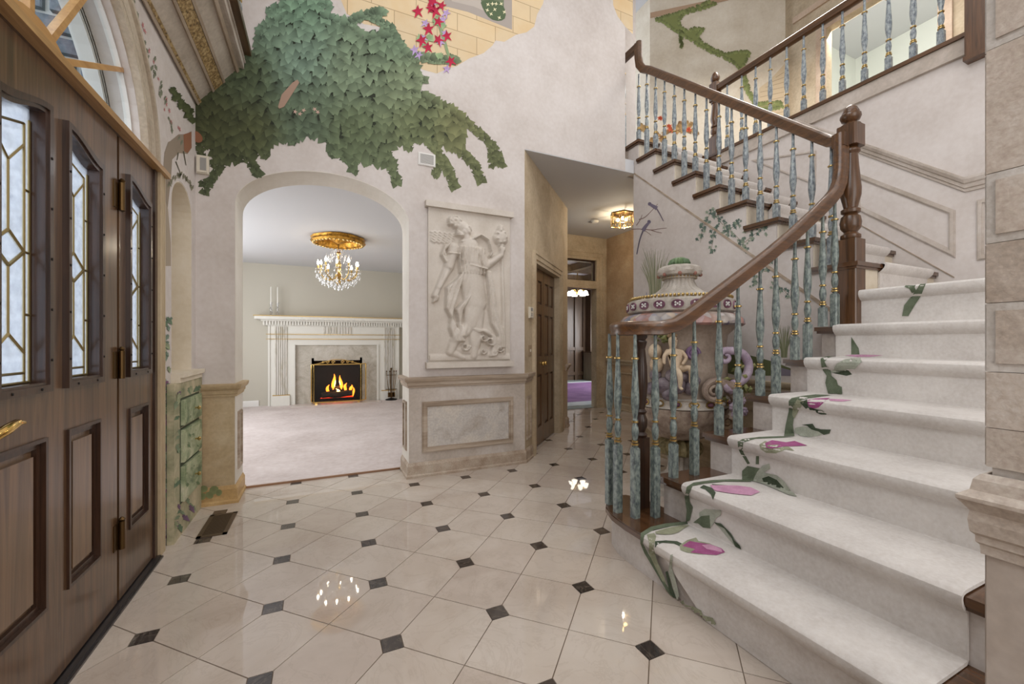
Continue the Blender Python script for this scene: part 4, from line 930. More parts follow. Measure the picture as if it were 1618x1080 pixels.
for i in range(10):
    a = 2*math.pi*i/10+.2; R_ = .255 if i % 2 else .235; zz = 2.095 if i % 2 else 2.125; cs_, sn_ = math.cos(a), math.sin(a)
    P_ = lambda r, z: (CX_+r*cs_, CYy+r*sn_, z)
    am = inP(MB().tube([P_(.02,2.03),P_(.07,1.985),P_(.13,1.97),P_(.19,2.0),P_(.235,2.05),P_(R_,zz)], .007, 6).build('arm', GOLD, smooth=True), ch)
    cdl = MB().lathe([(.012,0),(.012,.055)], P_(R_,zz), 8).build('candle_sleeve', GOLD, am)
    MB().lathe([(.004,.055),(.013,.075),(.012,.09),(.002,.12)], P_(R_,zz), 8).build('bulb', BULB, am, smooth=True)
    MB().lathe([(.008,0),(.036,.012),(.036,.016),(.008,.006)], P_(R_,zz-.008), 10).build('glass_bobeche', CRYSTAL, am, smooth=True)
    for j in range(5):
        b = 2*math.pi*j/5; q = P_(R_,zz); drop((q[0]+.036*math.cos(b), q[1]+.036*math.sin(b), q[2]-.035), .014)
    for t in range(5): drop(P_(.06+.045*t, 1.99-.05*math.sin(t*.8)-.02), .013)
for ring, n_, z in ((.14,18,2.25),(.16,18,2.28),(.10,12,2.31),(.27,30,2.02),(.23,26,1.97),(.20,22,1.93),(.13,16,1.90),(.06,8,1.875)):
    for i in range(n_): a = 2*math.pi*i/n_; drop((CX_+ring*math.cos(a), CYy+ring*math.sin(a), z-.02*(i % 2)), .016)
drop((CX_,CYy,1.85), .026)
for i in range(8):
    a = 2*math.pi*i/8
    for t in range(6): drop((CX_+(.02+.028*t)*math.cos(a), CYy+(.02+.028*t)*math.sin(a), 2.36-.016*t*t*.5+.02*math.sin(t)), .011)
tag(inP(cry.build('crystal_drops', CRYSTAL), ch), kind='stuff')
point('chandelier_light', (CX_, CYy, 2.2), 10, (1, .88, .7), .02)
# ------------------------------------------------------------------ small wall fittings
def plate(name, lab, cat, mp, u0, u1, v0, v1, h, mat=WHITE, extra=None):
    o = empty(name, tuple(mp((u0+u1)/2, (v0+v1)/2, 0)), lab, cat)
    b = MB().prism(rect(u0,u1,v0,v1), mp, 0, h*.7).prism(rect(u0+.006,u1-.006,v0+.006,v1-.006), mp, h*.7, h); inP(b.build('cover', mat), o)
    if extra: extra(o)
    return o
BW = lambda u, v, w=0: Vector((u, YB-w, v))
GRY = flat('grey_plastic', C(150,148,144), .5); BEI = flat('ivory_plastic', C(216,208,192), .45)
plate('door_chime', 'cream door chime box high in the corner beside the ivy', 'door chime', BW, -.786, -.715, 2.30, 2.425, .035, BEI, lambda o: inP(MB().prism(rect(-.762,-.727,2.32,2.405), BW, .034, .038).build('grille', GRY), o))
def spk(o):
    for i in range(9): inP(MB().prism(rect(.752,.866,2.655+i*.009,2.659+i*.009), BW, .011, .014).build('louvre', GRY), o)
plate('wall_speaker', 'white square wall speaker grille above the relief', 'speaker', BW, .735, .882, 2.638, 2.745, .012, WHITE, spk)
def thm(o): inP(MB().prism(rect(.125,.185,1.445,1.475), G_, .021, .024).build('display', GRY), o); [inP(MB().prism(rect(.13+.02*i,.142+.02*i,1.40+.016*j,1.408+.016*j), G_, .021, .024).build('button', GRY), o) for i in range(3) for j in range(2)]
plate('alarm_keypad', 'ivory alarm keypad on the tan wall beside the closet doors', 'keypad', G_, .115, .225, 1.375, 1.485, .022, BEI, thm)
plate('light_switch', 'beige switch plate below the alarm keypad', 'switch', G_, .11, .20, 1.0, 1.11, .008, mottled('switch_tan', [(.3, C(150,130,106)), (.7, C(176,156,130))], 8), lambda o: inP(MB().prism(rect(.15,.165,1.045,1.07), G_, .008, .014).build('toggle', BEI), o))
sd = empty('smoke_detector', (3.72, 5.12, 2.97), 'small white smoke detector on the hall ceiling', 'smoke detector')
inP(MB().lathe([(.06,2.97),(.06,2.95),(.045,2.935),(.002,2.932)], (3.72,5.12,0), 16).build('cover', WHITE, smooth=True), sd)
# hall flush light
hl = empty('flush_light', (3.86, 4.66, 2.97), 'gilt framed crystal flush light on the hall ceiling', 'ceiling light')
hc = (3.86, 4.66); hg = []
f_ = MB()
for i in range(6):
    a, b = 2*math.pi*i/6, 2*math.pi*(i+1)/6; p = lambda t, z, r=.165: (hc[0]+r*math.cos(t), hc[1]+r*math.sin(t), z)
    for z in (2.95,2.80): f_.tube([p(a,z), p(b,z)], .007, 6)
    f_.tube([p(a,2.96), p(a,2.80)], .007, 6)
inP(f_.build('gilt_frame', GOLD), hl)
inP(MB().lathe([(.17,2.97),(.175,2.955),(.10,2.95)], (hc[0],hc[1],0), 6).build('canopy', BRASSD), hl)
hcry = MB()
for i in range(30):
    a = 2*math.pi*i/30
    for z in (2.925,2.885,2.845,2.805): drop((hc[0]+.155*math.cos(a), hc[1]+.155*math.sin(a), z), .014, hcry)
for r in (.05,.10,.13):
    for i in range(12): a = 2*math.pi*i/12+r*9; drop((hc[0]+r*math.cos(a), hc[1]+r*math.sin(a), 2.79-.0*r), .016, hcry)
tag(inP(hcry.build('crystal_drops', glassy('amber_crystal', (1,.9,.66,1), .3, .05)), hl), kind='stuff')
for i in range(3):
    a = 2*math.pi*i/3; inP(MB().ball((hc[0]+.06*math.cos(a), hc[1]+.06*math.sin(a), 2.88), .026).build('bulb', emit('hall_bulb_%d' % i, C(255,216,140), 22), smooth=True), hl)
# ------------------------------------------------------------------ library beyond the hall
PAN = wood('library_oak', C(58,42,28), C(100,76,52), 'z', .4, .8)
lbk = tag(MB().box((2.0,10.6,0),(9.2,10.75,3.0)).build('wall_library_back', PAN), 'dark oak panelled library wall', kind='structure')
for x in (6.3,6.6,6.95,7.25): MB().box((x,10.55,0),(x+.09,10.6,3.0)).build('panel_stile', PAN, lbk)
for z in (.15,.9,2.75): MB().box((5.5,10.56,z),(7.3,10.6,z+.1)).build('panel_rail', PAN, lbk)
tag(MB().box((9.2,6.0,0),(9.3,10.75,3.0)).box((2.0,6.06,0),(2.1,10.75,3.0)).build('wall_library_side', PAN), 'dark oak library side walls', kind='structure')
tag(MB().box((2.0,6.06,-.1),(9.3,10.75,0)).build('floor_library', flat('pale_teal_floor', C(150,160,158), .35)), 'library floor', kind='structure')
lc = tag(MB().box((2.0,6.06,3.0),(9.3,10.75,3.1)).build('ceiling_library', CEIL), 'white coffered library ceiling', kind='structure')
for y in (7.2,8.4,9.6): MB().box((2.1,y,2.84),(9.2,y+.14,3.0)).build('ceiling_beam', PAN, lc)
for x in (4.2,5.4,6.6): MB().box((x,6.1,2.84),(x+.14,10.6,3.0)).build('ceiling_beam', PAN, lc)
rg = empty('library_rug', (5.9, 8.2, 0), 'purple rug with pale blue-white border on the library floor', 'rug')
rq = [(3.2,6.22),(8.2,6.22),(8.2,9.98),(3.2,9.98)]
inP(MB().prism(rq, HZ, .001, .012).build('rug_border', mottled('pale_rug_border', [(.3, C(196,204,208)), (.7, C(224,228,230))], 3, .95)), rg)
inP(MB().prism([(3.6,6.62),(7.8,6.62),(7.8,9.75),(3.6,9.75)], HZ, .012, .015).build('rug_field', mottled('purple_pile', [(.3, C(120,84,128)), (.7, C(160,122,166))], 2, .95, bmp=.2)), rg)
sh = empty('library_bookcase', (7.7, 10.4, 0), 'built-in oak bookcase with a lighter cupboard below in the library', 'bookcase')
inP(MB().box((7.34,10.3,.86),(7.38,10.6,2.9)).box((8.4,10.3,.86),(8.44,10.6,2.9)).build('side_panel', PAN), sh)
for z in (1.2,1.5,1.8,2.1,2.4): inP(MB().box((7.38,10.3,z),(8.4,10.59,z+.03)).build('shelf', flat('pale_shelf_edge', C(150,132,108), .5)), sh)
inP(MB().box((7.25,10.05,0),(8.5,10.6,.84)).build('cupboard', wood('oak_with_sheen', C(120,108,88), C(160,148,124), 'z')), sh)  # oak made paler to carry the reflection on the cupboard front
inP(MB().box((7.2,10.0,.84),(8.55,10.6,.87)).build('counter', PAN), sh)
for x in (7.3,7.72): inP(MB().box((x,10.03,.1),(x+.38,10.05,.8)).box((x+.06,10.02,.16),(x+.32,10.03,.74)).build('door', wood('oak_door_with_sheen', C(120,108,88), C(160,148,124), 'z')), sh)  # same reflected sheen put into the door colour
lh = empty('library_chandelier', (5.67, 8.5, 3.0), 'brass chandelier with white tulip shades in the library', 'chandelier')
inP(MB().lathe([(.07,3.0),(.07,2.97),(.015,2.94),(.012,2.40),(.04,2.37),(.04,2.33),(.01,2.30)], (5.67,8.5,0), 12).build('brass_stem', BRASS, smooth=True), lh)
TUL = emit('lit_tulip_glass', C(255,246,226), 5)
for i in range(6):
    a = 2*math.pi*i/6+.3; q = (5.67+.2*math.cos(a), 8.5+.2*math.sin(a))
    am = inP(MB().tube([(5.67,8.5,2.35),(5.67+.1*math.cos(a),8.5+.1*math.sin(a),2.42),(q[0],q[1],2.40)], .008, 6).build('arm', BRASS, smooth=True), lh)
    MB().lathe([(.02,2.40),(.05,2.37),(.055,2.33),(.075,2.29)], (q[0],q[1],0), 10).build('tulip_shade', TUL, am, smooth=True)
# ------------------------------------------------------------------ relief plaque (a generic draped figure)
RW, RH = .775, 1.405; NX, NZ = 150, 270
rp = empty('relief_plaque', (.808, YB, .923), 'cream plaster relief panel of a draped figure holding up a round pot', 'relief')
U, V_ = np.meshgrid(np.linspace(0, 617, NX), np.linspace(1080, 0, NZ))
Hh = np.zeros_like(U)
def cap(x1, y1, r1, x2, y2, r2, h, pw=.5):
    global Hh
    dx, dy = x2-x1, y2-y1; L2 = dx*dx+dy*dy+1e-9; t = np.clip(((U-x1)*dx+(V_-y1)*dy)/L2, 0, 1)
    d = np.hypot(U-x1-t*dx, V_-y1-t*dy); r = r1+(r2-r1)*t; Hh = np.maximum(Hh, h*np.clip(1-(d/r)**2, 0, 1)**pw)
def curve(pts, r, h):
    for a, b in zip(pts[:-1], pts[1:]): cap(a[0], a[1], r, b[0], b[1], r, h)
# drapery mass and legs
cap(300,430,75,330,640,72,26); cap(330,640,70,300,780,46,24); cap(300,780,46,205,880,30,22); cap(205,880,28,180,950,26,20); cap(180,950,26,260,985,16,16)
cap(330,700,60,330,900,34,18); cap(330,900,32,320,975,24,16)
# torso, neck, head
cap(290,290,62,310,420,66,30); cap(272,228,22,285,280,32,25); cap(250,178,40,246,176,40,27); cap(270,190,26,280,205,22,30); cap(296,176,7,301,190,6,24); cap(288,214,9,292,210,8,27); cap(278,176,8,284,172,7,31); cap(262,205,30,268,215,20,28)
for i in range(60):
    a = i*.72; r = 8+34*((i*7 % 10)/10); x, y = 205+r*math.cos(a)*.95, 150+r*.85*math.sin(a); cap(x, y, 8, x+9*math.cos(a+1.2), y+9*math.sin(a+1.2), 5, 23+4*((i*3 % 5)/5))
for k in range(4): curve([(215,205+9*k),(236,215+6*k),(250,226+3*k)], 5, 28)
# arms
cap(200,310,34,170,430,30,28); cap(170,430,29,110,560,17,22); cap(110,560,16,90,610,18,18)
for k in range(4): cap(88+7*k,612,5,80+9*k,650-5*k,4,14)
cap(350,320,36,395,405,30,28); cap(395,405,28,490,330,20,26); cap(490,330,18,500,290,18,24)
for k in range(4): cap(484+9*k,300,5,480+10*k,262,5,24)
cap(490,215,50,492,205,44,26); cap(490,160,26,490,150,20,22); 
for k in range(26): a = k*.9; cap(490+32*math.cos(a),210+40*math.sin(a),9,492+30*math.cos(a),212+38*math.sin(a),8,29)
# staff
cap(500,340,11,512,960,13,12)
# folds
for k in range(9):
    x0 = 235+18*k; curve([(x0,300),(x0-6-k,380),(x0+2,460)], 7, 31)
for k in range(7):
    curve([(260-4*k,440+8*k),(225-11*k,560),(190-6*k,680),(175+6*k,800),(200+10*k,880)], 8, 24+2*(k % 2))
for k in range(5): curve([(290-4*k,600+6*k),(245-8*k,690),(225+2*k,780),(240+6*k,850)], 8, 27)
for k in range(6): curve([(395+5*k,440),(412+6*k,560),(415+7*k,680),(430+10*k,770),(470+8*k,840),(480+6*k,920)], 7, 20+3*(k % 2))
for k in range(5): curve([(300+10*k,800+6*k),(370+8*k,815),(430+8*k,850+4*k),(440+9*k,920),(420+5*k,975)], 8, 22)
for cx_, cy_, r_ in ((265,915,30),(380,860,28),(420,880,34),(480,930,26),(375,945,22),(440,955,24)):
    curve([(cx_+r_*(1-.07*i)*math.cos(i*.55), cy_+r_*(1-.07*i)*math.sin(i*.55)) for i in range(14)], 6, 24)
curve([(240,270),(300,250),(360,215),(410,240),(430,320),(420,340)], 9, 26); curve([(150,300),(130,360),(150,400),(200,380)], 9, 24); curve([(180,280),(140,330),(160,410)], 9, 22)
curve([(290,410),(340,420),(395,430)], 9, 34); curve([(165,350),(225,350)], 8, 32)
for k in range(5): curve([(70+4*i, 225+14*k+5*math.sin(i*.9+k)) for i in range(34)], 5, 7)
cap(230,935,20,560,995,30,10); cap(60,985,24,560,990,24,8)
# rippled drapery
mkl = np.clip((292+.02*V_-U)/40, 0, 1)*np.clip((V_-440)/60, 0, 1)*np.clip((890-V_)/50, 0, 1); Hh = Hh+mkl*(Hh > 6)*5*np.abs(np.sin((U+.34*V_)*.085))
mkr = np.clip((U-392)/20, 0, 1)*np.clip((V_-440)/60, 0, 1)*np.clip((930-V_)/60, 0, 1); Hh = Hh+mkr*(Hh > 6)*5*np.abs(np.sin((U-.10*V_)*.11))
mkt = np.clip((V_-285)/20, 0, 1)*np.clip((410-V_)/20, 0, 1)*np.clip((U-235)/10, 0, 1)*np.clip((365-U)/10, 0, 1); Hh = Hh+mkt*4*np.abs(np.sin((U+.06*V_)*.13))
# soften
for _ in range(1):
    Hp = np.pad(Hh, 1, mode='edge'); Hh = (Hp[1:-1,1:-1]*4+Hp[:-2,1:-1]+Hp[2:,1:-1]+Hp[1:-1,:-2]+Hp[1:-1,2:])/8
Hh = Hh*.0021
mk = (U > 58) & (U < 552) & (V_ > 95) & (V_ < 1000); Hh = np.where(mk, Hh, 0)
vs = []
for j in range(NZ):
    for i in range(NX):
        x = .808+(U[j,i]-50)/510*RW; z = 2.33-(V_[j,i]-45)/995*RH; vs.append((min(max(x,.815),1.576), YB-.026-Hh[j,i], min(max(z,.95),2.31)))
fs = [(j*NX+i, j*NX+i+1, (j+1)*NX+i+1, (j+1)*NX+i) for j in range(NZ-1) for i in range(NX-1)]
RELM = mottled('relief_plaster', [(.3, C(196,186,174)), (.7, C(214,206,196))], 5, .65, bmp=.08, fine=.1)
inP(raw('draped_figure', vs, fs, RELM, smooth=60), rp)
edge = smoothpoly([(.812,.93),(1.58,.93),(1.572,1.3),(1.58,1.7),(1.57,2.1),(1.578,2.32),(.812,2.32),(.82,2.0),(.81,1.6),(.822,1.2)], 1)
inP(MB().prism(edge, lambda u, v, w: Vector((u, YB-w, v)), 0, .018).build('slab', RELM), rp)
inP(MB().box((.79,YB-.06,2.285),(1.60,YB,2.335)).build('top_ledge', RELM), rp); inP(MB().box((.795,YB-.062,.918),(1.60,YB,.968)).build('bottom_ledge', RELM), rp)
# ------------------------------------------------------------------ upper landing room
tag(MB().prism([(4.64,4.947),(6.06,3.755),(6.12,3.82),(4.70,5.02)], HZ, FLZ-.05, 6.5).prism([(4.64,4.947),(4.70,4.947),(4.70,5.9),(4.64,5.9)], HZ, FLZ-.05, 6.5).build('wall_landing_back', mottled('landing_plaster', [(.3, C(196,182,160)), (.7, C(220,210,192))], 2.2, .75, bmp=.1, fine=.15)), 'cream diagonal landing wall painted with ivy', kind='structure')
LDX = 6.16
LD = lambda u, v, w=0: Vector((LDX-w, u, v))
d0 = onX(1482, 100, LDX).y; d1_ = onX(1306, 100, LDX).y; dzt = onX(1306, 45, LDX).z
tag(MB().prism([(.3,FLZ-.05),(d0,FLZ-.05),(d0,dzt),(d1_,dzt),(d1_,FLZ-.05),(3.82,FLZ-.05),(3.82,6.5),(.3,6.5)], lambda u, v, w: Vector((LDX+w, u, v)), 0, .12).build('wall_landing_right', PLASTER_TAN), 'tan landing wall with bedroom doorway', kind='structure')
lcs = MB()
for i0, i1, h in ((0,.05,.014),(.05,.12,.024)): lcs.prism([(d0-i1,FLZ),(d0-i0,FLZ),(d0-i0,dzt+i0),(d1_+i0,dzt+i0),(d1_+i0,FLZ),(d1_+i1,FLZ),(d1_+i1,dzt+i1),(d0-i1,dzt+i1)], LD, 0, h)
lcs.prism([(.3,dzt+.35),(3.7,dzt+.35),(3.7,dzt+.43),(.3,dzt+.43)], LD, 0, .03)
tag(lcs.build('trim_15', mottled('pinkish_casing', [(.3, C(176,150,126)), (.7, C(206,184,162))], 3, .6, fine=.2)), 'pinkish bedroom door casing', kind='structure')
tag(MB().box((9.0,-.5,FLZ-.05),(9.1,5.5,6.5)).box((6.3,4.3,FLZ-.05),(9.0,4.4,6.5)).box((6.3,-.6,FLZ-.05),(9.1,-.5,6.5)).build('wall_bedroom', flat('pale_mint_wall', C(226,229,221), .8)), 'pale mint bedroom walls', kind='structure')
tag(MB().box((6.28,-.6,FLZ-.15),(9.1,5.5,FLZ-.05)).build('floor_bedroom', flat('cream_bedroom_carpet', C(206,198,186), .95)), 'bedroom carpet', kind='structure')
tag(MB().box((6.28,-.6,6.4),(9.1,5.5,6.5)).build('ceiling_bedroom', CEIL), 'white bedroom ceiling', kind='structure')
# ------------------------------------------------------------------ painted murals (flat paint on the walls)
def painted(name):
    m, t, b = nodes(name); a = N(t, 'ShaderNodeAttribute', attribute_name='paint'); t.links.new(a.outputs['Color'], b.inputs['Base Color'])
    b.inputs['Roughness'].default_value = .7; b.inputs['Specular IOR Level'].default_value = .3; return m
PAINT = painted('mural_paint')
class Mural:
    def __init__(s): s.v = []; s.f = []; s.c = []
    def poly(s, pts, cols, fan=True):
        k = len(s.v); s.v += [tuple(p) for p in pts]; s.c += cols; n = len(pts)
        s.f += [(k, k+i, k+i+1 if i+1 < n else k+1) for i in range(1, n)]
    def add(s, V, F, col):
        k = len(s.v); s.v += [tuple(p) for p in V]; s.c += [col]*len(V); s.f += [tuple(k+i for i in f) for f in F]
    def build(s, name, parent):
        me = bpy.data.meshes.new(name); me.from_pydata(s.v, [], s.f); me.update(); me.materials.append(PAINT)
        at = me.attributes.new('paint', 'FLOAT_COLOR', 'POINT'); at.data.foreach_set('color', [x for c in s.c for x in c])
        o = bpy.data.objects.new(name, me); COL.objects.link(o); inP(o, parent); o['kind'] = 'stuff'; return o
def mulc(c, k): return (c[0]*k, c[1]*k, c[2]*k, 1)
def mixc(a, b, t): return tuple(a[i]+(b[i]-a[i])*t for i in range(3))+(1,)
LOBES = [(0,-.5),(.30,-.42),(.26,-.18),(.58,-.12),(.36,.10),(.30,.24),(0,.62),(-.30,.24),(-.36,.10),(-.58,-.12),(-.26,-.18),(-.30,-.42)]
BWALL = lambda x, y, o: onY(x, y, YB-o)
LWALL = lambda x, y, o: onX(x, y, WX+o)
BIRD = lambda x, y, o: onX(x, y, XS-o)
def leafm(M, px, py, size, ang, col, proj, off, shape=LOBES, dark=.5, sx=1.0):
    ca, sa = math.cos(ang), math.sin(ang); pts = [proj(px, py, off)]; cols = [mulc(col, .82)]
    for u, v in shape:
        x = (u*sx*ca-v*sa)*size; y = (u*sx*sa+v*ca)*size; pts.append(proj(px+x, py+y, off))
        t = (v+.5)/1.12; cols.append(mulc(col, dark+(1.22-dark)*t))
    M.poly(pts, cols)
Zm = lambda *p: [(240+x/2.61, y/2.61) for x, y in p]
GREENS = [((330,190),C(86,86,60)), ((300,170),C(76,78,54)), ((400,200),C(94,96,68)), ((470,90),C(140,160,150)), ((440,60),C(132,150,136)), ((470,10),C(134,160,142)), ((560,110),C(140,152,132)), ((640,130),C(144,152,128)), ((560,200),C(112,120,94)), ((660,190),C(122,126,96)), ((720,200),C(136,132,98)), ((480,180),C(108,120,104)), ((400,110),C(92,100,76)), ((620,60),C(130,146,126)), ((780,240),C(116,116,86))]  # mural greens, with lower-left shade and cool daylight at the top mixed in
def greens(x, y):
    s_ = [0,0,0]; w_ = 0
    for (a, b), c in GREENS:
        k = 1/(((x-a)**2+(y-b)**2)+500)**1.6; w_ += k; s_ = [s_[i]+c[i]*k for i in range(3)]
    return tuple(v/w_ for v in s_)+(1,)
mass = Zm((540,-30),(680,-30),(700,50),(760,75),(820,92),(870,150),(930,138),(1000,135),(1050,215),(1095,280),(1090,365),(1180,420),(1240,450),(1292,492),(1280,560),(1275,612),(1225,605),(1160,590),(1100,572),(1060,585),(1000,590),(975,640),(1005,690),(940,675),(880,665),(790,650),(740,610),(700,570),(640,548),(590,575),(520,572),(475,600),(430,640),(380,655),(320,665),(270,655),(240,620),(200,560),(172,505),(172,445),(240,400),(285,340),(365,300),(365,255),(425,220),(440,130),(500,80),(540,60))
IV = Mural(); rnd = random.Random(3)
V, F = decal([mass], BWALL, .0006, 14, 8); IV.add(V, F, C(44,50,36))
L_list = []
y = -25
while y < 275:
    x = 290
    while x < 760:
        a, b = x+rnd.uniform(-5, 5), y+rnd.uniform(-5, 5)
        if ins((a, b), mass): L_list.append((a, b, rnd.uniform(15, 21)))
        x += 10.5
    y += 9.5
def trail(pts, size=12, step=7, proj=None):
    out = []
    for (x0, y0), (x1, y1) in zip(pts[:-1], pts[1:]):
        L = math.hypot(x1-x0, y1-y0); n = max(1, int(L/step*1.7))
        for i in range(n):
            t = (i+.5)/n
            for sgn in (-1, rnd.choice((0, 1)), 1)[i % 2:i % 2+2]: out.append((x0+(x1-x0)*t+sgn*(y1-y0)/L*3.5, y0+(y1-y0)*t-sgn*(x1-x0)/L*3.5, size*rnd.uniform(.65, 1.05), math.atan2(-(x1-x0), y1-y0)-sgn*rnd.uniform(.2, 1.1)+rnd.uniform(-.3, .3)))
    return out
for tr, sz in ((((1280,490),(1340,540),(1390,580),(1420,620),(1445,690)),12),(((1400,590),(1405,690)),11),(((1235,590),(1290,640),(1330,680),(1360,750)),13),(((1140,580),(1190,640),(1220,700),(1250,775)),14),(((1190,660),(1165,730)),12),(((930,650),(985,680),(1012,760)),14),(((790,640),(825,670),(830,715)),13),(((300,650),(260,720),(230,760),(215,800)),13),(((230,750),(200,762)),11),(((390,650),(420,690),(445,725)),13),(((210,560),(195,600),(208,650)),12),(((1050,575),(1060,620)),12),(((470,590),(472,650)),12),(((740,600),(742,648)),12),(((540,30),(490,35),(482,62)),13),(((490,80),(440,130)),13),(((680,5),(740,25)),14),(((810,92),(880,60),(962,46)),14),(((890,60),(950,95),(1000,125)),13),(((1050,230),(1150,240),(1262,250)),14),(((1085,310),(1132,335)),13),(((270,655),(240,680)),12),(((600,575),(560,585)),12)):
    L_list += trail(Zm(*tr), sz)
# ragged rim
for i in range(len(mass)):
    a, b = mass[i], mass[(i+1) % len(mass)]; L = math.hypot(b[0]-a[0], b[1]-a[1]); n = int(L/8)
    for j in range(n): 
        t = (j+rnd.random())/max(1, n); px_, py_ = a[0]+(b[0]-a[0])*t, a[1]+(b[1]-a[1])*t; nx, ny = (b[1]-a[1])/L, -(b[0]-a[0])/L
        if ins((px_+nx*3, py_+ny*3), mass): nx, ny = -nx, -ny
        ny += .5; L_list.append((px_, py_, rnd.uniform(12, 18), math.atan2(-nx, ny)+rnd.uniform(-.5, .5)))
L_list.sort(key=lambda q: -q[1])
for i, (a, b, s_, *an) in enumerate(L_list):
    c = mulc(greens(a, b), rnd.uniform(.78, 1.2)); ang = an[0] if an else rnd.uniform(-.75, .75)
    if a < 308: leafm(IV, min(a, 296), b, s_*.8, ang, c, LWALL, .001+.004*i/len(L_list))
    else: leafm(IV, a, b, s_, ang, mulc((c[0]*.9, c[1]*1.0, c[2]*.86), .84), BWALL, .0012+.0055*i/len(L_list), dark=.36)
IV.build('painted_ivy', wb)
# stone patch, window and columbines painted at the top
m, t, b = nodes('painted_stone_blocks'); g_n = N(t, 'ShaderNodeNewGeometry'); sp_ = N(t, 'ShaderNodeSeparateXYZ'); cb = N(t, 'ShaderNodeCombineXYZ')
t.links.new(g_n.outputs['Position'], sp_.inputs[0]); t.links.new(sp_.outputs['X'], cb.inputs['X']); t.links.new(sp_.outputs['Z'], cb.inputs['Y'])
br = N(t, 'ShaderNodeTexBrick'); t.links.new(cb.outputs[0], br.inputs['Vector'])
for k_, v_ in dict(Scale=1.0).items(): br.inputs[k_].default_value = v_
br.inputs['Color1'].default_value = C(222,204,174); br.inputs['Color2'].default_value = C(230,210,176); br.inputs['Mortar'].default_value = C(178,156,126)
br.inputs['Mortar Size'].default_value = .003; br.inputs['Brick Width'].default_value = .36; br.inputs['Row Height'].default_value = .155; br.inputs['Bias'].default_value = 0
mxx = N(t, 'ShaderNodeMix', data_type='RGBA', blend_type='MULTIPLY'); mxx.inputs[0].default_value = .6; t.links.new(br.outputs['Color'], mxx.inputs[6])
t.links.new(ramp(t, noise(t, coords(t), 2.6, 5), [(.3, C(236,212,168)), (.5, C(244,236,220)), (.7, C(232,222,206))]), mxx.inputs[7]); t.links.new(mxx.outputs[2], b.inputs['Base Color']); b.inputs['Roughness'].default_value = .75
PST = m
patch = [(522,-40),(548,22),(575,38),(598,42),(628,66),(650,98),(668,110),(690,116),(706,109),(722,104),(742,92),(764,84),(778,72),(783,64),(797,66),(815,55),(832,51),(844,42),(849,22),(858,6),(866,-40)]
V, F = decal([patch], BWALL, .0004, 16, 8); raw('painted_stones', V, F, PST, wb)['kind'] = 'stuff'
V, F = decal([[(966,-40),(969,8),(976,26),(988,42),(1000,54),(1000,-40)]], BWALL, .0004, 12, 8); raw('painted_stones', V, F, PST, wb)['kind'] = 'stuff'
WM = Mural()
def flatpoly(M, pts, col, proj, off, step=9, dens=6):
    V, F = decal([pts], proj, off, step, dens)
    if F: M.add(V, F, col)
flatpoly(WM, [(690,-40),(704,10),(740,19),(809,47),(809,-40)], C(170,160,152), BWALL, .0008)
flatpoly(WM, [(700,-40),(714,2),(748,10),(796,30),(796,-40)], C(188,178,168), BWALL, .0012)
flatpoly(WM, [(756,-40),(760,2),(768,10),(796,22),(796,-40)], C(112,124,98), BWALL, .0016)
flatpoly(WM, smoothpoly([(758,0),(764,16),(774,30),(790,34),(800,28),(797,10),(785,0)], 1), C(88,104,76), BWALL, .002)
for a, b in ((771,7),(778,6),(784,6),(792,6),(770,16),(782,15),(797,19),(789,28),(776,22)):
    leafm(WM, a, b, 6, rnd.uniform(0, 6), C(236,228,190), BWALL, .003, [(math.cos(k*math.pi/4)*(.6 if k % 2 == 0 else .2), math.sin(k*math.pi/4)*(.6 if k % 2 == 0 else .2)) for k in range(8)], .95)
STAR = [(0,-.5),(.12,-.15),(.45,-.25),(.2,.08),(.42,.5),(.06,.24),(-.25,.62),(-.16,.12),(-.5,.0),(-.14,-.14)]
for a, b, s_ in ((655,78,16),(672,36,14),(700,30,14),(668,60,15),(703,52,13),(696,66,14),(662,86,14),(706,108,14),(705,20,15),(685,5,15)):
    leafm(WM, a, b, s_, rnd.uniform(-.6, .6), C(186,160,204), BWALL, .0075, STAR, .85)
for a, b, s_ in ((664,60,13),(680,60,13),(690,34,14),(672,70,12),(694,88,12),(700,40,11)):
    leafm(WM, a, b, s_, rnd.uniform(0, 6), C(150,176,132), BWALL, .0072, LOBES, .8)
for a, b, s_ in ((660,17,20),(682,3,20),(687,16,22),(680,12,16),(692,34,18),(677,45,20),(666,63,20),(676,74,18),(706,56,18),(692,62,18),(712,96,18),(684,-6,20),(698,8,16)):
    leafm(WM, a, b, s_, rnd.uniform(-.9, .6), C(190,38,72), BWALL, .008, STAR, .7)
V, F = decal([[(688,25),(694,24),(712,92),(708,92)]], BWALL, .0068, 9, 6); WM.add(V, F, C(140,160,120))
Tz = lambda *p: [(180+x/4.909, 200+y/4.909) for x, y in p]
# bark glimpses, twig and blossom in the ivy
flatpoly(WM, Zm((520,440),(535,390),(580,340),(600,328),(608,340),(580,385),(545,440),(525,448)), C(168,140,122), BWALL, .0085)
for a, b in Zm((590,460),(610,470),(625,455),(670,450),(685,462)): leafm(WM, a, b, 7, rnd.uniform(0, 6), C(206,176,160), BWALL, .0088, STAR, .9)
flatpoly(WM, smoothpoly(Tz((615,45),(640,30),(685,70),(690,110),(660,128),(620,112)), 1), C(138,92,66), BWALL, .0085)
WM.build('painted_window_and_columbines', wb)
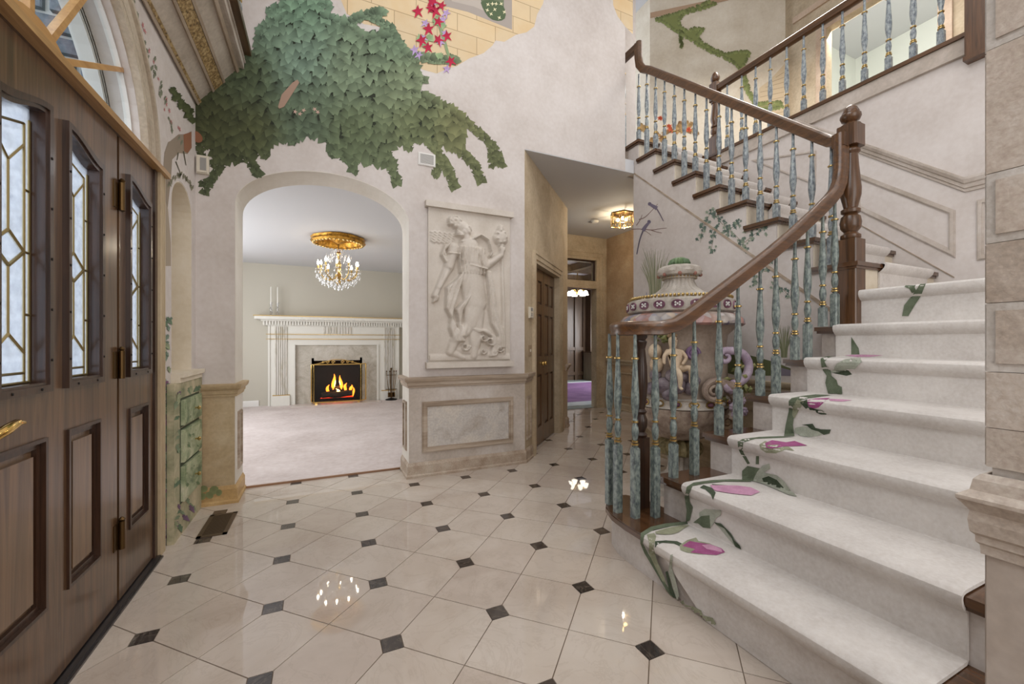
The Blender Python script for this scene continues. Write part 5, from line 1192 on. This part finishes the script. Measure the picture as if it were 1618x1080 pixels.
# entrance wall painting: trunk, flowering vines, garden foliage
TM = Mural()
flatpoly(TM, Tz((440,110),(500,60),(560,58),(602,35),(603,165),(570,212),(500,205),(452,255),(442,420),(430,520),(416,640),(400,640),(385,560),(378,380),(392,200),(420,120)), C(150,136,120), LWALL, .0006)
flatpoly(TM, Tz((392,560),(420,640),(442,900),(442,1080),(372,1080),(374,640)), C(168,154,136), LWALL, .0008)
flatpoly(TM, Tz((540,60),(602,40),(603,160),(572,205),(545,190)), C(150,104,78), LWALL, .0012)
for pts in (((500,200),(490,260)),((540,190),(560,300)),((480,270),(520,370))):
    a, b = Tz(*pts); flatpoly(TM, [(a[0]-1,a[1]),(a[0]+1,a[1]),(b[0]+.6,b[1]),(b[0]-.6,b[1])], C(96,92,76), LWALL, .0016)
for i in range(16):
    a, b = Tz((430+12*i+rnd.uniform(-8, 8), 470-95*math.sin(i/15*math.pi)+rnd.uniform(-20, 10)))[0]; leafm(TM, a, b, 9, rnd.uniform(-.5, .5), C(132,128,106), LWALL, .0018, LOBES, .8, .4)
for i in range(46):
    tt = i/45; a = 208+75*tt+rnd.uniform(-6, 6); b = 5+215*tt+rnd.uniform(-8, 8)
    pink = rnd.random() < .4; leafm(TM, a, b, rnd.uniform(6, 11), rnd.uniform(-.5, .5), C(196,132,132) if pink else C(132,136,116), LWALL, .002, STAR if pink else LOBES, .8, .45)
for i in range(24):
    tt = i/23; leafm(TM, 306-34*tt+rnd.uniform(-3, 3), 186-40*tt+rnd.uniform(-6, 6), 10, rnd.uniform(-.7, .7), C(84,92,58), LWALL, .0025+.0001*i)
for i in range(190):
    b = rnd.uniform(500, 850); lo, hi = 256, 268+14*max(0, (b-560)/250)
    a = rnd.uniform(lo, hi); r_ = rnd.random(); c = C(104,128,104) if r_ < .35 else C(128,146,130) if r_ < .6 else C(150,160,128) if r_ < .8 else C(140,96,130) if r_ < .92 else C(86,70,84)
    if b < 600 and rnd.random() < .6: continue
    leafm(TM, a, b, rnd.uniform(7, 15), rnd.uniform(-1, 1), c, LWALL, .001+.0035*rnd.random(), LOBES, .75, .6)
TM.build('painted_garden', wl)
GM = Mural()
CABW = lambda x, y, o: onX(x, y, CAB+.023+o)
for i in range(60):
    a, b = rnd.uniform(285, 314), rnd.uniform(640, 770)
    p = CABW(a, b, .0)
    if not any(z0 < p.z < z1 for z0, z1 in ((.668,.775),(.45,.60),(.22,.385))) or not 3.045 < p.y < 3.37: continue
    leafm(GM, a, b, rnd.uniform(4, 7), rnd.uniform(-1, 1), rnd.choice((C(112,132,96), C(140,152,118), C(166,172,140))), CABW, .0005+.001*rnd.random(), LOBES, .8, .7)
CABF = lambda x, y, o: onX(x, y, CAB+o)
for i in range(90):
    a, b = rnd.uniform(262, 312), rnd.uniform(610, 845); p = CABF(a, b, 0)
    if not (2.92 < p.y < 3.48 and .03 < p.z < .88) or (3.0 < p.y < 3.42 and .185 < p.z < .81): continue
    leafm(GM, a, b, rnd.uniform(8, 14), rnd.uniform(-1, 1), rnd.choice((C(104,126,100), C(132,146,118), C(160,166,132), C(120,92,118))), CABF, .0008+.002*rnd.random(), LOBES, .8, .6)
GM.build('painted_leaves', bd)
DM = Mural()
for (a, b, s_) in ((322,772,13),(338,774,16),(320,784,12),(331,782,13),(346,778,11),(316,778,11)): leafm(DM, a, b, s_, rnd.uniform(-1.6, 1.6), C(128,134,92), lambda x, y, o: onY(x, y, YB-.0275-o), .0002+.0003*rnd.random(), [(math.cos(k*.7)*.5, math.sin(k*.7)*.42) for k in range(9)], .8)
DM.build('painted_leaves', wb)
# bird wall painting
BM = Mural()
Wz = lambda *p: [(990+x/3.857, 300+y/3.857) for x, y in p]
def stroke(M, pts, w0, w1, col, proj, off):
    pts = smoothpoly(pts, 2, False); n = len(pts); lft = []; rgt = []
    for i, (x, y) in enumerate(pts):
        a = pts[max(i-1, 0)]; b = pts[min(i+1, n-1)]; L = math.hypot(b[0]-a[0], b[1]-a[1]) or 1; w_ = (w0+(w1-w0)*i/(n-1))/2
        lft.append((x-(b[1]-a[1])/L*w_, y+(b[0]-a[0])/L*w_)); rgt.append((x+(b[1]-a[1])/L*w_, y-(b[0]-a[0])/L*w_))
    M.add([proj(x, y, off) for x, y in lft+rgt], [(i, i+1, n+i+1, n+i) for i in range(n-1)], col)
SLATE = C(122,114,132); BRN = C(140,118,112); IVG = [C(92,112,102), C(116,134,120), C(148,160,142), C(104,120,112)]
for pts in (((30,240),(80,236),(110,245),(150,275)),((60,216),(85,180),(95,150)),((75,180),(110,170),(150,130),(190,85)),((110,240),(160,245),(205,235),(245,232)),((150,245),(180,255),(215,262))): stroke(BM, Wz(*pts), 1.6, .7, BRN, BIRD, .0008)
for pts, w0 in ((((140,85),(165,100),(185,112)),7),(((135,200),(115,222),(100,248)),7)): stroke(BM, Wz(*pts), w0*.5, w0, SLATE, BIRD, .0014)
stroke(BM, Wz((180,108),(205,150),(225,190)), 2.4, 1.4, C(120,110,120), BIRD, .0012); stroke(BM, Wz((102,245),(80,300),(62,392)), 2.6, 1.6, C(104,98,112), BIRD, .0012)
leafm(BM, *Wz((141,85))[0], 6, 0, SLATE, BIRD, .0016, [(math.cos(k)*.5, math.sin(k)*.5) for k in [i*.628 for i in range(10)]], .9); leafm(BM, *Wz((137,194))[0], 6, 0, SLATE, BIRD, .0016, [(math.cos(k)*.5, math.sin(k)*.5) for k in [i*.628 for i in range(10)]], .9)
def tuft(base, h, sp, n, cols):
    for i in range(n):
        u = rnd.uniform(-1, 1); b = (base[0]+u*sp*.35, base[1]); hh = h*rnd.uniform(.5, 1)
        stroke(BM, [b, (b[0]+u*sp*.15, b[1]-hh*.55), (b[0]+u*sp*(.5+.5*rnd.random()), b[1]-hh)], 1.5, .3, rnd.choice(cols), BIRD, .0008+.0008*rnd.random())
GR_ = [C(150,150,124), C(132,138,110), C(172,170,146)]
tuft(Wz((175,665))[0], 82, 22, 60, GR_); tuft(Wz((960,1020))[0], 52, 12, 34, [C(118,124,92), C(140,142,112)])
for p in ((55,690),(100,690),(120,668),(70,700)): stroke(BM, Wz(p, (p[0]+2, p[1]-45)), 2.2, .6, C(140,144,172), BIRD, .001)
IVYL = [(0,-.42),(.30,-.40),(.20,-.14),(.56,-.06),(.22,.12),(0,.66),(-.22,.12),(-.56,-.06),(-.20,-.14),(-.30,-.40)]
def ivyspray(pts, n, sp=19):
    pts = smoothpoly(Wz(*pts), 2, False); stroke(BM, pts, 1, .6, C(150,140,120), BIRD, .0008)
    for i in range(n):
        p = pts[rnd.randrange(len(pts))]; leafm(BM, p[0]+rnd.gauss(0, sp/3.857*.8), p[1]+rnd.gauss(0, sp/3.857*.8), rnd.uniform(4, 7.2), rnd.uniform(-1.2, 1.2), rnd.choice(IVG), BIRD, .001+.0015*rnd.random(), IVYL, .85)
ivyspray(((525,115),(490,180),(460,240),(450,320)), 30); ivyspray(((525,120),(560,190),(620,235),(680,290),(730,350)), 44); ivyspray(((545,230),(530,290),(515,370)), 24)
ivyspray(((685,205),(640,230),(600,260)), 20); ivyspray(((720,320),(780,265),(850,235)), 30); ivyspray(((840,430),(770,470),(780,580)), 22); ivyspray(((850,440),(880,500),(800,490)), 16); ivyspray(((890,560),(950,600),(985,640)), 22)
flatpoly(BM, smoothpoly([(1130,592),(1135,560),(1160,556),(1190,562),(1225,572),(1260,586),(1260,594)], 1), C(98,104,70), BIRD, .0009)
flatpoly(BM, [(1225,593),(1232,580),(1262,588),(1262,594)], C(132,124,136), BIRD, .0012)
BM.build('painted_birds_and_ivy', wbird)
# landing wall painting
LP0 = Vector((4.64,4.947,0)); LN = Vector((.643,.766,0))
def LBW(x, y, o): r = ray(x, y); k = (LP0.dot(LN)-.004-o)/r.dot(LN); return Vector((0,0,CAMH))+r*k
Lz = lambda *p: [(1000+x/4.903, y/4.903) for x, y in p]
LM = Mural()
flatpoly(LM, Lz((980,680),(1060,620),(1180,490),(1170,900),(930,900),(970,800)), C(196,176,146), LBW, .0006)
for i in range(9): yy = 560+38*i; x0 = max(985, 1180-(yy-490)*1.05); stroke(LM, Lz((x0,yy+40),(1170,yy)), .8, .8, C(160,140,112), LBW, .0012)
vine = Lz((600,10),(480,60),(380,90),(180,150),(240,170),(320,230),(400,280),(470,320),(560,380),(700,440),(780,480),(850,560),(870,680),(920,760),(960,860),(1160,830),(1150,790),(960,800),(900,700),(850,520),(910,400),(820,400),(720,420),(620,380),(520,320),(500,270),(550,225),(480,220),(420,240),(370,210),(350,160),(400,100),(520,70),(640,30))
flatpoly(LM, vine, C(124,130,78), LBW, .001)
for i in range(len(vine)):
    a, b = vine[i], vine[(i+1) % len(vine)]; L = math.hypot(b[0]-a[0], b[1]-a[1])
    for j in range(int(L/3.5)): t_ = (j+rnd.random())*3.5/L; leafm(LM, a[0]+(b[0]-a[0])*t_, a[1]+(b[1]-a[1])*t_, rnd.uniform(5, 8), rnd.uniform(-.9, .9), mulc(C(132,140,86), rnd.uniform(.8, 1.15)), LBW, .0015+.0015*rnd.random())
for i in range(20): a, b = Lz((365+20*rnd.random(), 240+130*i/20))[0]; leafm(LM, a, b, 6, rnd.uniform(-.9, .9), C(126,132,82), LBW, .002)
flatpoly(LM, Lz((135,98),(740,-30),(740,0),(135,142)), C(188,160,132), LBW, .0008)
for k in range(4): stroke(LM, Lz((135,104+10*k),(740,-24+8*k)), .8, .8, C(160,130,104), LBW, .0014)
for i in range(40):
    a = 1012+90*rnd.random(); b = 208+10*math.sin(a*.08)+rnd.uniform(-8, 8); leafm(LM, a, b, rnd.uniform(5, 10), rnd.uniform(-2, 2), rnd.choice((C(168,132,84), C(150,108,66), C(184,150,100))), LBW, .001+.001*rnd.random())
for a, b in ((1043,185),(1058,200),(1088,204),(1062,206)):
    for k in range(3): leafm(LM, a+rnd.uniform(-3, 3), b+rnd.uniform(-3, 3), 8, rnd.uniform(-2, 2), C(206,92,58), LBW, .003, STAR, .8)
LM.build('painted_ivy', bpy.data.objects['wall_landing_back'])
# ------------------------------------------------------------------ monumental lidded urn
UC = (2.515, 2.366)
def terr(name, a, b, c, sc=9): return mottled(name, [(.3, C(*a)), (.5, C(*b)), (.72, C(*c))], sc, .5, bmp=.15, fine=.3)
U1 = terr('aged_terracotta', (108,88,80), (160,142,128), (198,182,164), 12); U2 = terr('dusty_mauve', (120,98,112), (158,138,150), (188,172,180))
U3 = terr('pale_stone_glaze', (150,140,128), (182,174,164), (204,196,186)); U4 = terr('leaf_green_glaze', (62,84,56), (100,124,86), (138,156,112)); U5 = terr('flesh_glaze', (176,152,126), (206,184,156), (222,204,180))
U6 = terr('bronze_brown', (74,58,46), (112,90,70), (150,126,98)); UPUR = terr('plum_glaze', (86,50,66), (122,80,98), (150,112,126)); LIL = terr('lilac_glaze', (150,130,152), (182,164,182), (206,192,204))
def floral(name):
    m, t, b = nodes(name); v = coords(t); vo = N(t, 'ShaderNodeTexVoronoi'); vo.inputs['Scale'].default_value = 16; t.links.new(v, vo.inputs['Vector'])
    c = ramp(t, noise(t, vo.outputs['Position'], 5, 2), [(.3, C(128,120,158)), (.42, C(206,196,184)), (.5, C(200,150,136)), (.58, C(150,160,176)), (.7, C(214,190,160))])
    e = ramp(t, vo.outputs['Distance'], [(0, (1,1,1,1)), (.6, (.62,.6,.6,1))]); mx = N(t, 'ShaderNodeMix', data_type='RGBA', blend_type='MULTIPLY'); mx.inputs[0].default_value = .8
    t.links.new(c, mx.inputs[6]); t.links.new(e, mx.inputs[7]); t.links.new(mx.outputs[2], b.inputs['Base Color']); b.inputs['Roughness'].default_value = .4
    bump(t, b, vo.outputs['Distance'], .8, .03); return m
FLOR = floral('relief_blossoms')
ur = empty('lidded_urn', (UC[0], UC[1], 0), 'monumental lidded ceramic urn with cherub and scroll handle behind the lower stairs', 'urn')
O3 = (UC[0], UC[1], 0)
def ul(name, prof, mat, n=40, fl=None): return inP(MB().lathe(prof, O3, n, fl).build(name, mat, smooth=True), ur)
ul('base', [(.24,0),(.24,.04),(.20,.05),(.20,.08),(.13,.10)], U3, 32)
ul('fluted_stem', [(.13,.10),(.09,.14),(.08,.20),(.09,.28)], U3, 48, lambda a, r, z: r*(1+.07*math.cos(12*a)))
ul('leaf_collar', [(.10,.27),(.15,.29),(.165,.33),(.15,.37),(.11,.40)], terr('mossy_collar', (70,66,44), (128,116,80), (170,156,118), 22), 60, lambda a, r, z: r*(1+.07*math.cos(15*a)))
ul('gadrooned_bowl', [(.11,.40),(.19,.43),(.265,.50),(.31,.58),(.33,.655)], U1, 96, lambda a, r, z: r*(1+.055*abs(math.cos(10*a))))
ul('cameo_band', [(.33,.655),(.345,.665),(.335,.68),(.335,.72),(.345,.73),(.33,.74)], U3, 48)
for i in range(18):
    a = 2*math.pi*i/18; inP(MB().ball((UC[0]+.336*math.cos(a), UC[1]+.336*math.sin(a), .70), .024, (1,1,.7), 8, 6).build('cameo', UPUR if i % 2 else WHITE, smooth=True), ur)
    inP(MB().tube([(UC[0]+.34*math.cos(a+.1*math.cos(k)), UC[1]+.34*math.sin(a+.1*math.cos(k)), .70+.022*math.sin(k)) for k in [j*.698 for j in range(10)]], .005, 5).build('gold_loop', GOLD), ur)
ul('body', [(.325,.74),(.335,.85),(.335,1.0),(.325,1.12),(.335,1.19),(.38,1.235),(.425,1.255)], terr('plain_taupe_glaze', (132,116,102), (156,140,126), (174,160,146), 4), 48)
ul('blossom_rim', [(.425,1.255),(.445,1.27),(.44,1.305),(.41,1.335),(.37,1.35)], FLOR, 80, lambda a, r, z: r*(1+.012*math.cos(22*a)))
ul('medallion_ring', [(.36,1.35),(.385,1.365),(.39,1.40),(.385,1.445),(.355,1.462)], U3, 64)
for i in range(20):
    a = 2*math.pi*i/20+.1; c_, s_ = math.cos(a), math.sin(a)
    mp = plane((UC[0]+.387*c_, UC[1]+.387*s_, 1.405), (-s_, c_, 0), (0,0,1)); mp2 = lambda u, v, w, mp=mp: mp(u, v, w) if mp(0,0,1).x*c_+mp(0,0,1).y*s_ > mp(0,0,0).x*c_+mp(0,0,0).y*s_ else mp(u, v, -w)
    el = [(.042*math.cos(k), .030*math.sin(k)) for k in [j*.449 for j in range(14)]]
    md = inP(MB().prism(el, mp2, -.004, .008, [[(u*.8, v*.78) for u, v in el]]).prism([(u*.8, v*.78) for u, v in el], mp2, -.004, .003).build('medallion', UPUR), ur)
    rb = MB()
    for q in ((.014,.009),(-.014,.009),(.014,-.009),(-.014,-.009),(0,0)): rb.ball(mp2(q[0], q[1], .005), .0075, n=6, m=4)
    tag(rb.build('rosette', WHITE, md), kind='stuff')
bd_ = MB()
for i in range(84): a = 2*math.pi*i/84; bd_.ball((UC[0]+.362*math.cos(a), UC[1]+.362*math.sin(a), 1.47), .0115, n=6, m=5)
for i in range(30): a = 2*math.pi*i/30; bd_.ball((UC[0]+.118*math.cos(a), UC[1]+.118*math.sin(a), 1.632), .011, n=6, m=5)
tag(inP(bd_.build('gold_beads', GOLD, smooth=True), ur), kind='stuff')
ul('lid_flare', [(.352,1.462),(.25,1.485),(.17,1.52),(.125,1.56),(.105,1.60),(.105,1.625)], U3, 96, lambda a, r, z: r*(1+.09*abs(math.sin(11*a))-.04))
ul('lid_collar', [(.105,1.62),(.13,1.625),(.12,1.645)], U3, 32)
ul('petal_dome', [(.11,1.642),(.155,1.65),(.165,1.675),(.155,1.705),(.12,1.725),(.06,1.73)], U3, 80, lambda a, r, z: r*(.94+.09*abs(math.sin(4*a))))
for i in range(8):
    a = 2*math.pi*i/8; inP(MB().ball((UC[0]+.15*math.cos(a), UC[1]+.15*math.sin(a), 1.652), .015, n=7, m=5).build('red_bud', terr('brick_red_glaze_%d' % i, (128,84,72), (150,104,90), (170,126,110)), smooth=True), ur)
ul('green_cap', [(.07,1.728),(.078,1.745),(.065,1.775),(.035,1.79),(.004,1.795)], U4, 72, lambda a, r, z: r*(1+.08*math.cos(18*a)))
RT = Vector((CY,-SY,0)); TO = Vector((-SY,-CY,0)); UV0 = Vector(O3)
def up(r, t, z): return UV0+RT*r+TO*t+Vector((0,0,z))
def spiral(r0, z0, t0, rad, turns, ph, n=34, dirn=1, shrink_=.75): return [up(r0+rad*(1-shrink_*i/n)*math.cos(ph+dirn*turns*2*math.pi*i/n), t0, z0+rad*(1-shrink_*i/n)*math.sin(ph+dirn*turns*2*math.pi*i/n)) for i in range(n+1)]
# scroll handles front right and rear left
for sg in (1,):
    inP(MB().tube([up(.10,.35,.87)]+[up(.16+.04*i/4,.38,.84-.012*i) for i in range(4)]+[up(.24+.11*math.cos(t_),.33,.965+.115*math.sin(t_)) for t_ in [-1.5+i*.3 for i in range(12)]]+spiral(.185,1.035,.34,.05,1.1,1.4,18), [.026]*4+[.026]+[.03]*12+[.024-.0008*i for i in range(19)], 10).build('scroll_handle', LIL, smooth=True), ur)
    inP(MB().tube(spiral(.09,.80,.37,.075,1.6,1.2), [.024-.0004*i for i in range(35)], 8).build('acanthus_scroll', U1, smooth=True), ur)
    inP(MB().tube(spiral(.20,.585,.33,.06,1.5,2.2), [.022-.0003*i for i in range(35)], 8).build('bracket_scroll', U6, smooth=True), ur)
    inP(MB().tube([up(.10,.37,.87),up(.20,.36,.83),up(.27,.33,.76),up(.27,.32,.68),up(.22,.33,.60)], [.03,.045,.045,.036,.026], 10).build('acanthus_bracket', U1, smooth=True), ur)
lf = MB(); rr = random.Random(5)
for i in range(60):
    c0 = (.27+rr.gauss(0,.045), .32+rr.gauss(0,.02), .84+rr.gauss(0,.06)) if i < 42 else (-.235+rr.gauss(0,.02), .29+rr.gauss(0,.02), 1.17+rr.gauss(0,.025))
    p = up(*c0); a = rr.uniform(0, 6.28); s_ = rr.uniform(.016, .03); u = RT*math.cos(a)+Vector((0,0,math.sin(a))); v = RT*(-math.sin(a))+Vector((0,0,math.cos(a)))
    lf.add([p+v*s_, p+u*s_*.6+TO*.006, p-v*s_, p-u*s_*.6+TO*.004, p+TO*.014], [(0,1,4),(1,2,4),(2,3,4),(3,0,4)])
tag(inP(lf.build('garland_leaves', terr('garland_olive', (78,84,44), (124,126,76), (160,156,104), 30)), ur), kind='stuff')
for k, (r, z) in enumerate(((.265,.70),(.30,.66),(.25,.64),(.285,.735),(.235,.69))):
    f_ = MB()
    for j in range(7):
        a = 2*math.pi*j/7; f_.ball(tuple(up(r+.02*math.cos(a), .35, z+.02*math.sin(a))), .015, n=7, m=5)
    f_.ball(tuple(up(r,.365,z)), .012, n=7, m=5); inP(f_.build('blossom', LIL, smooth=True), ur)
# rocky seat and cherub
rk = MB()
for (r, t_, z, s_) in ((-.22,.27,.83,.06),(-.14,.31,.84,.065),(-.06,.33,.82,.05),(-.26,.22,.90,.045),(-.10,.33,.90,.045),(-.17,.30,.90,.05),(-.02,.33,.87,.035),(-.28,.2,.80,.05),(-.2,.3,.77,.045)): rk.ball(tuple(up(r,t_,z)), s_, n=9, m=7)
inP(rk.build('rocky_seat', terr('grey_plum_rock', (84,74,82), (122,110,116), (156,146,148), 14), smooth=True), ur)
inP(MB().tube(spiral(-.045,1.06,.34,.045,1.6,0), .014, 7).build('plum_scroll', terr('plum_scroll_glaze', (96,70,104), (128,100,134), (156,132,160)), smooth=True), ur)
def skinfig(name, pts, edges, mat, sub=2):
    me = bpy.data.meshes.new(name); me.from_pydata([tuple(p[:3]) for p in pts], edges, []); o = bpy.data.objects.new(name, me); COL.objects.link(o)
    sk = o.modifiers.new('skin', 'SKIN'); me.skin_vertices.new() if not me.skin_vertices else None
    for i, p in enumerate(pts): me.skin_vertices[0].data[i].radius = (p[3], p[3])
    me.skin_vertices[0].data[0].use_root = True
    s_ = o.modifiers.new('sub', 'SUBSURF'); s_.levels = sub; s_.render_levels = sub; me.materials.append(mat); sk.use_smooth_shade = True; return o
def q(r, t_, z, rad): p = up(r, t_, z); return (p.x, p.y, p.z, rad)
chp = [q(-.165,.33,.955,.040), q(-.165,.335,1.00,.043), q(-.175,.34,1.06,.040), q(-.18,.34,1.095,.022), q(-.183,.345,1.125,.030), q(-.185,.348,1.155,.036), q(-.187,.345,1.18,.022),
       q(-.125,.36,1.07,.017), q(-.105,.385,1.03,.014), q(-.135,.40,.995,.011), q(-.145,.405,.985,.008),
       q(-.215,.35,1.075,.017), q(-.25,.36,1.045,.014), q(-.255,.37,1.0,.011), q(-.25,.375,.985,.008),
       q(-.135,.36,.955,.028), q(-.085,.40,.965,.023), q(-.08,.405,.91,.018), q(-.085,.40,.865,.012), q(-.075,.42,.855,.010),
       q(-.185,.375,.945,.028), q(-.165,.415,.93,.022), q(-.16,.415,.875,.017), q(-.16,.41,.83,.012), q(-.15,.43,.82,.010)]
inP(skinfig('cherub', chp, [(0,1),(1,2),(2,3),(3,4),(4,5),(5,6),(2,7),(7,8),(8,9),(9,10),(2,11),(11,12),(12,13),(13,14),(0,15),(15,16),(16,17),(17,18),(18,19),(0,20),(20,21),(21,22),(22,23),(23,24)], U5), ur)
hr = MB(); 
for i in range(16): a = i*2.4; hr.ball(tuple(up(-.187+.030*math.cos(a)*(.4+.04*i), .335, 1.178+.012*math.sin(a)+.0008*i)), .011, n=6, m=5)
tag(inP(hr.build('cherub_curls', terr('dark_curls', (112,90,66), (150,124,94), (176,152,120)), smooth=True), ur), kind='stuff')
fc_ = MB(); fc_.ball(tuple(up(-.178,.383,1.15)), .006, n=6, m=5).ball(tuple(up(-.19,.384,1.135)), .005, (1.6,1.6,.6), 6, 5)
inP(fc_.build('cherub_nose_and_mouth', U5, smooth=True), ur)
ey = MB(); ey.ball(tuple(up(-.191,.379,1.16)), .0045, n=6, m=5).ball(tuple(up(-.168,.379,1.16)), .0045, n=6, m=5); inP(ey.build('cherub_eyes', U6), ur)
for (r, z) in ((-.27,1.07),(-.26,.98)):
    inP(MB().ball(tuple(up(r,.24,z)), .05, (1,1,1.2), 9, 7).build('carved_relief_lump', U5, smooth=True), ur)
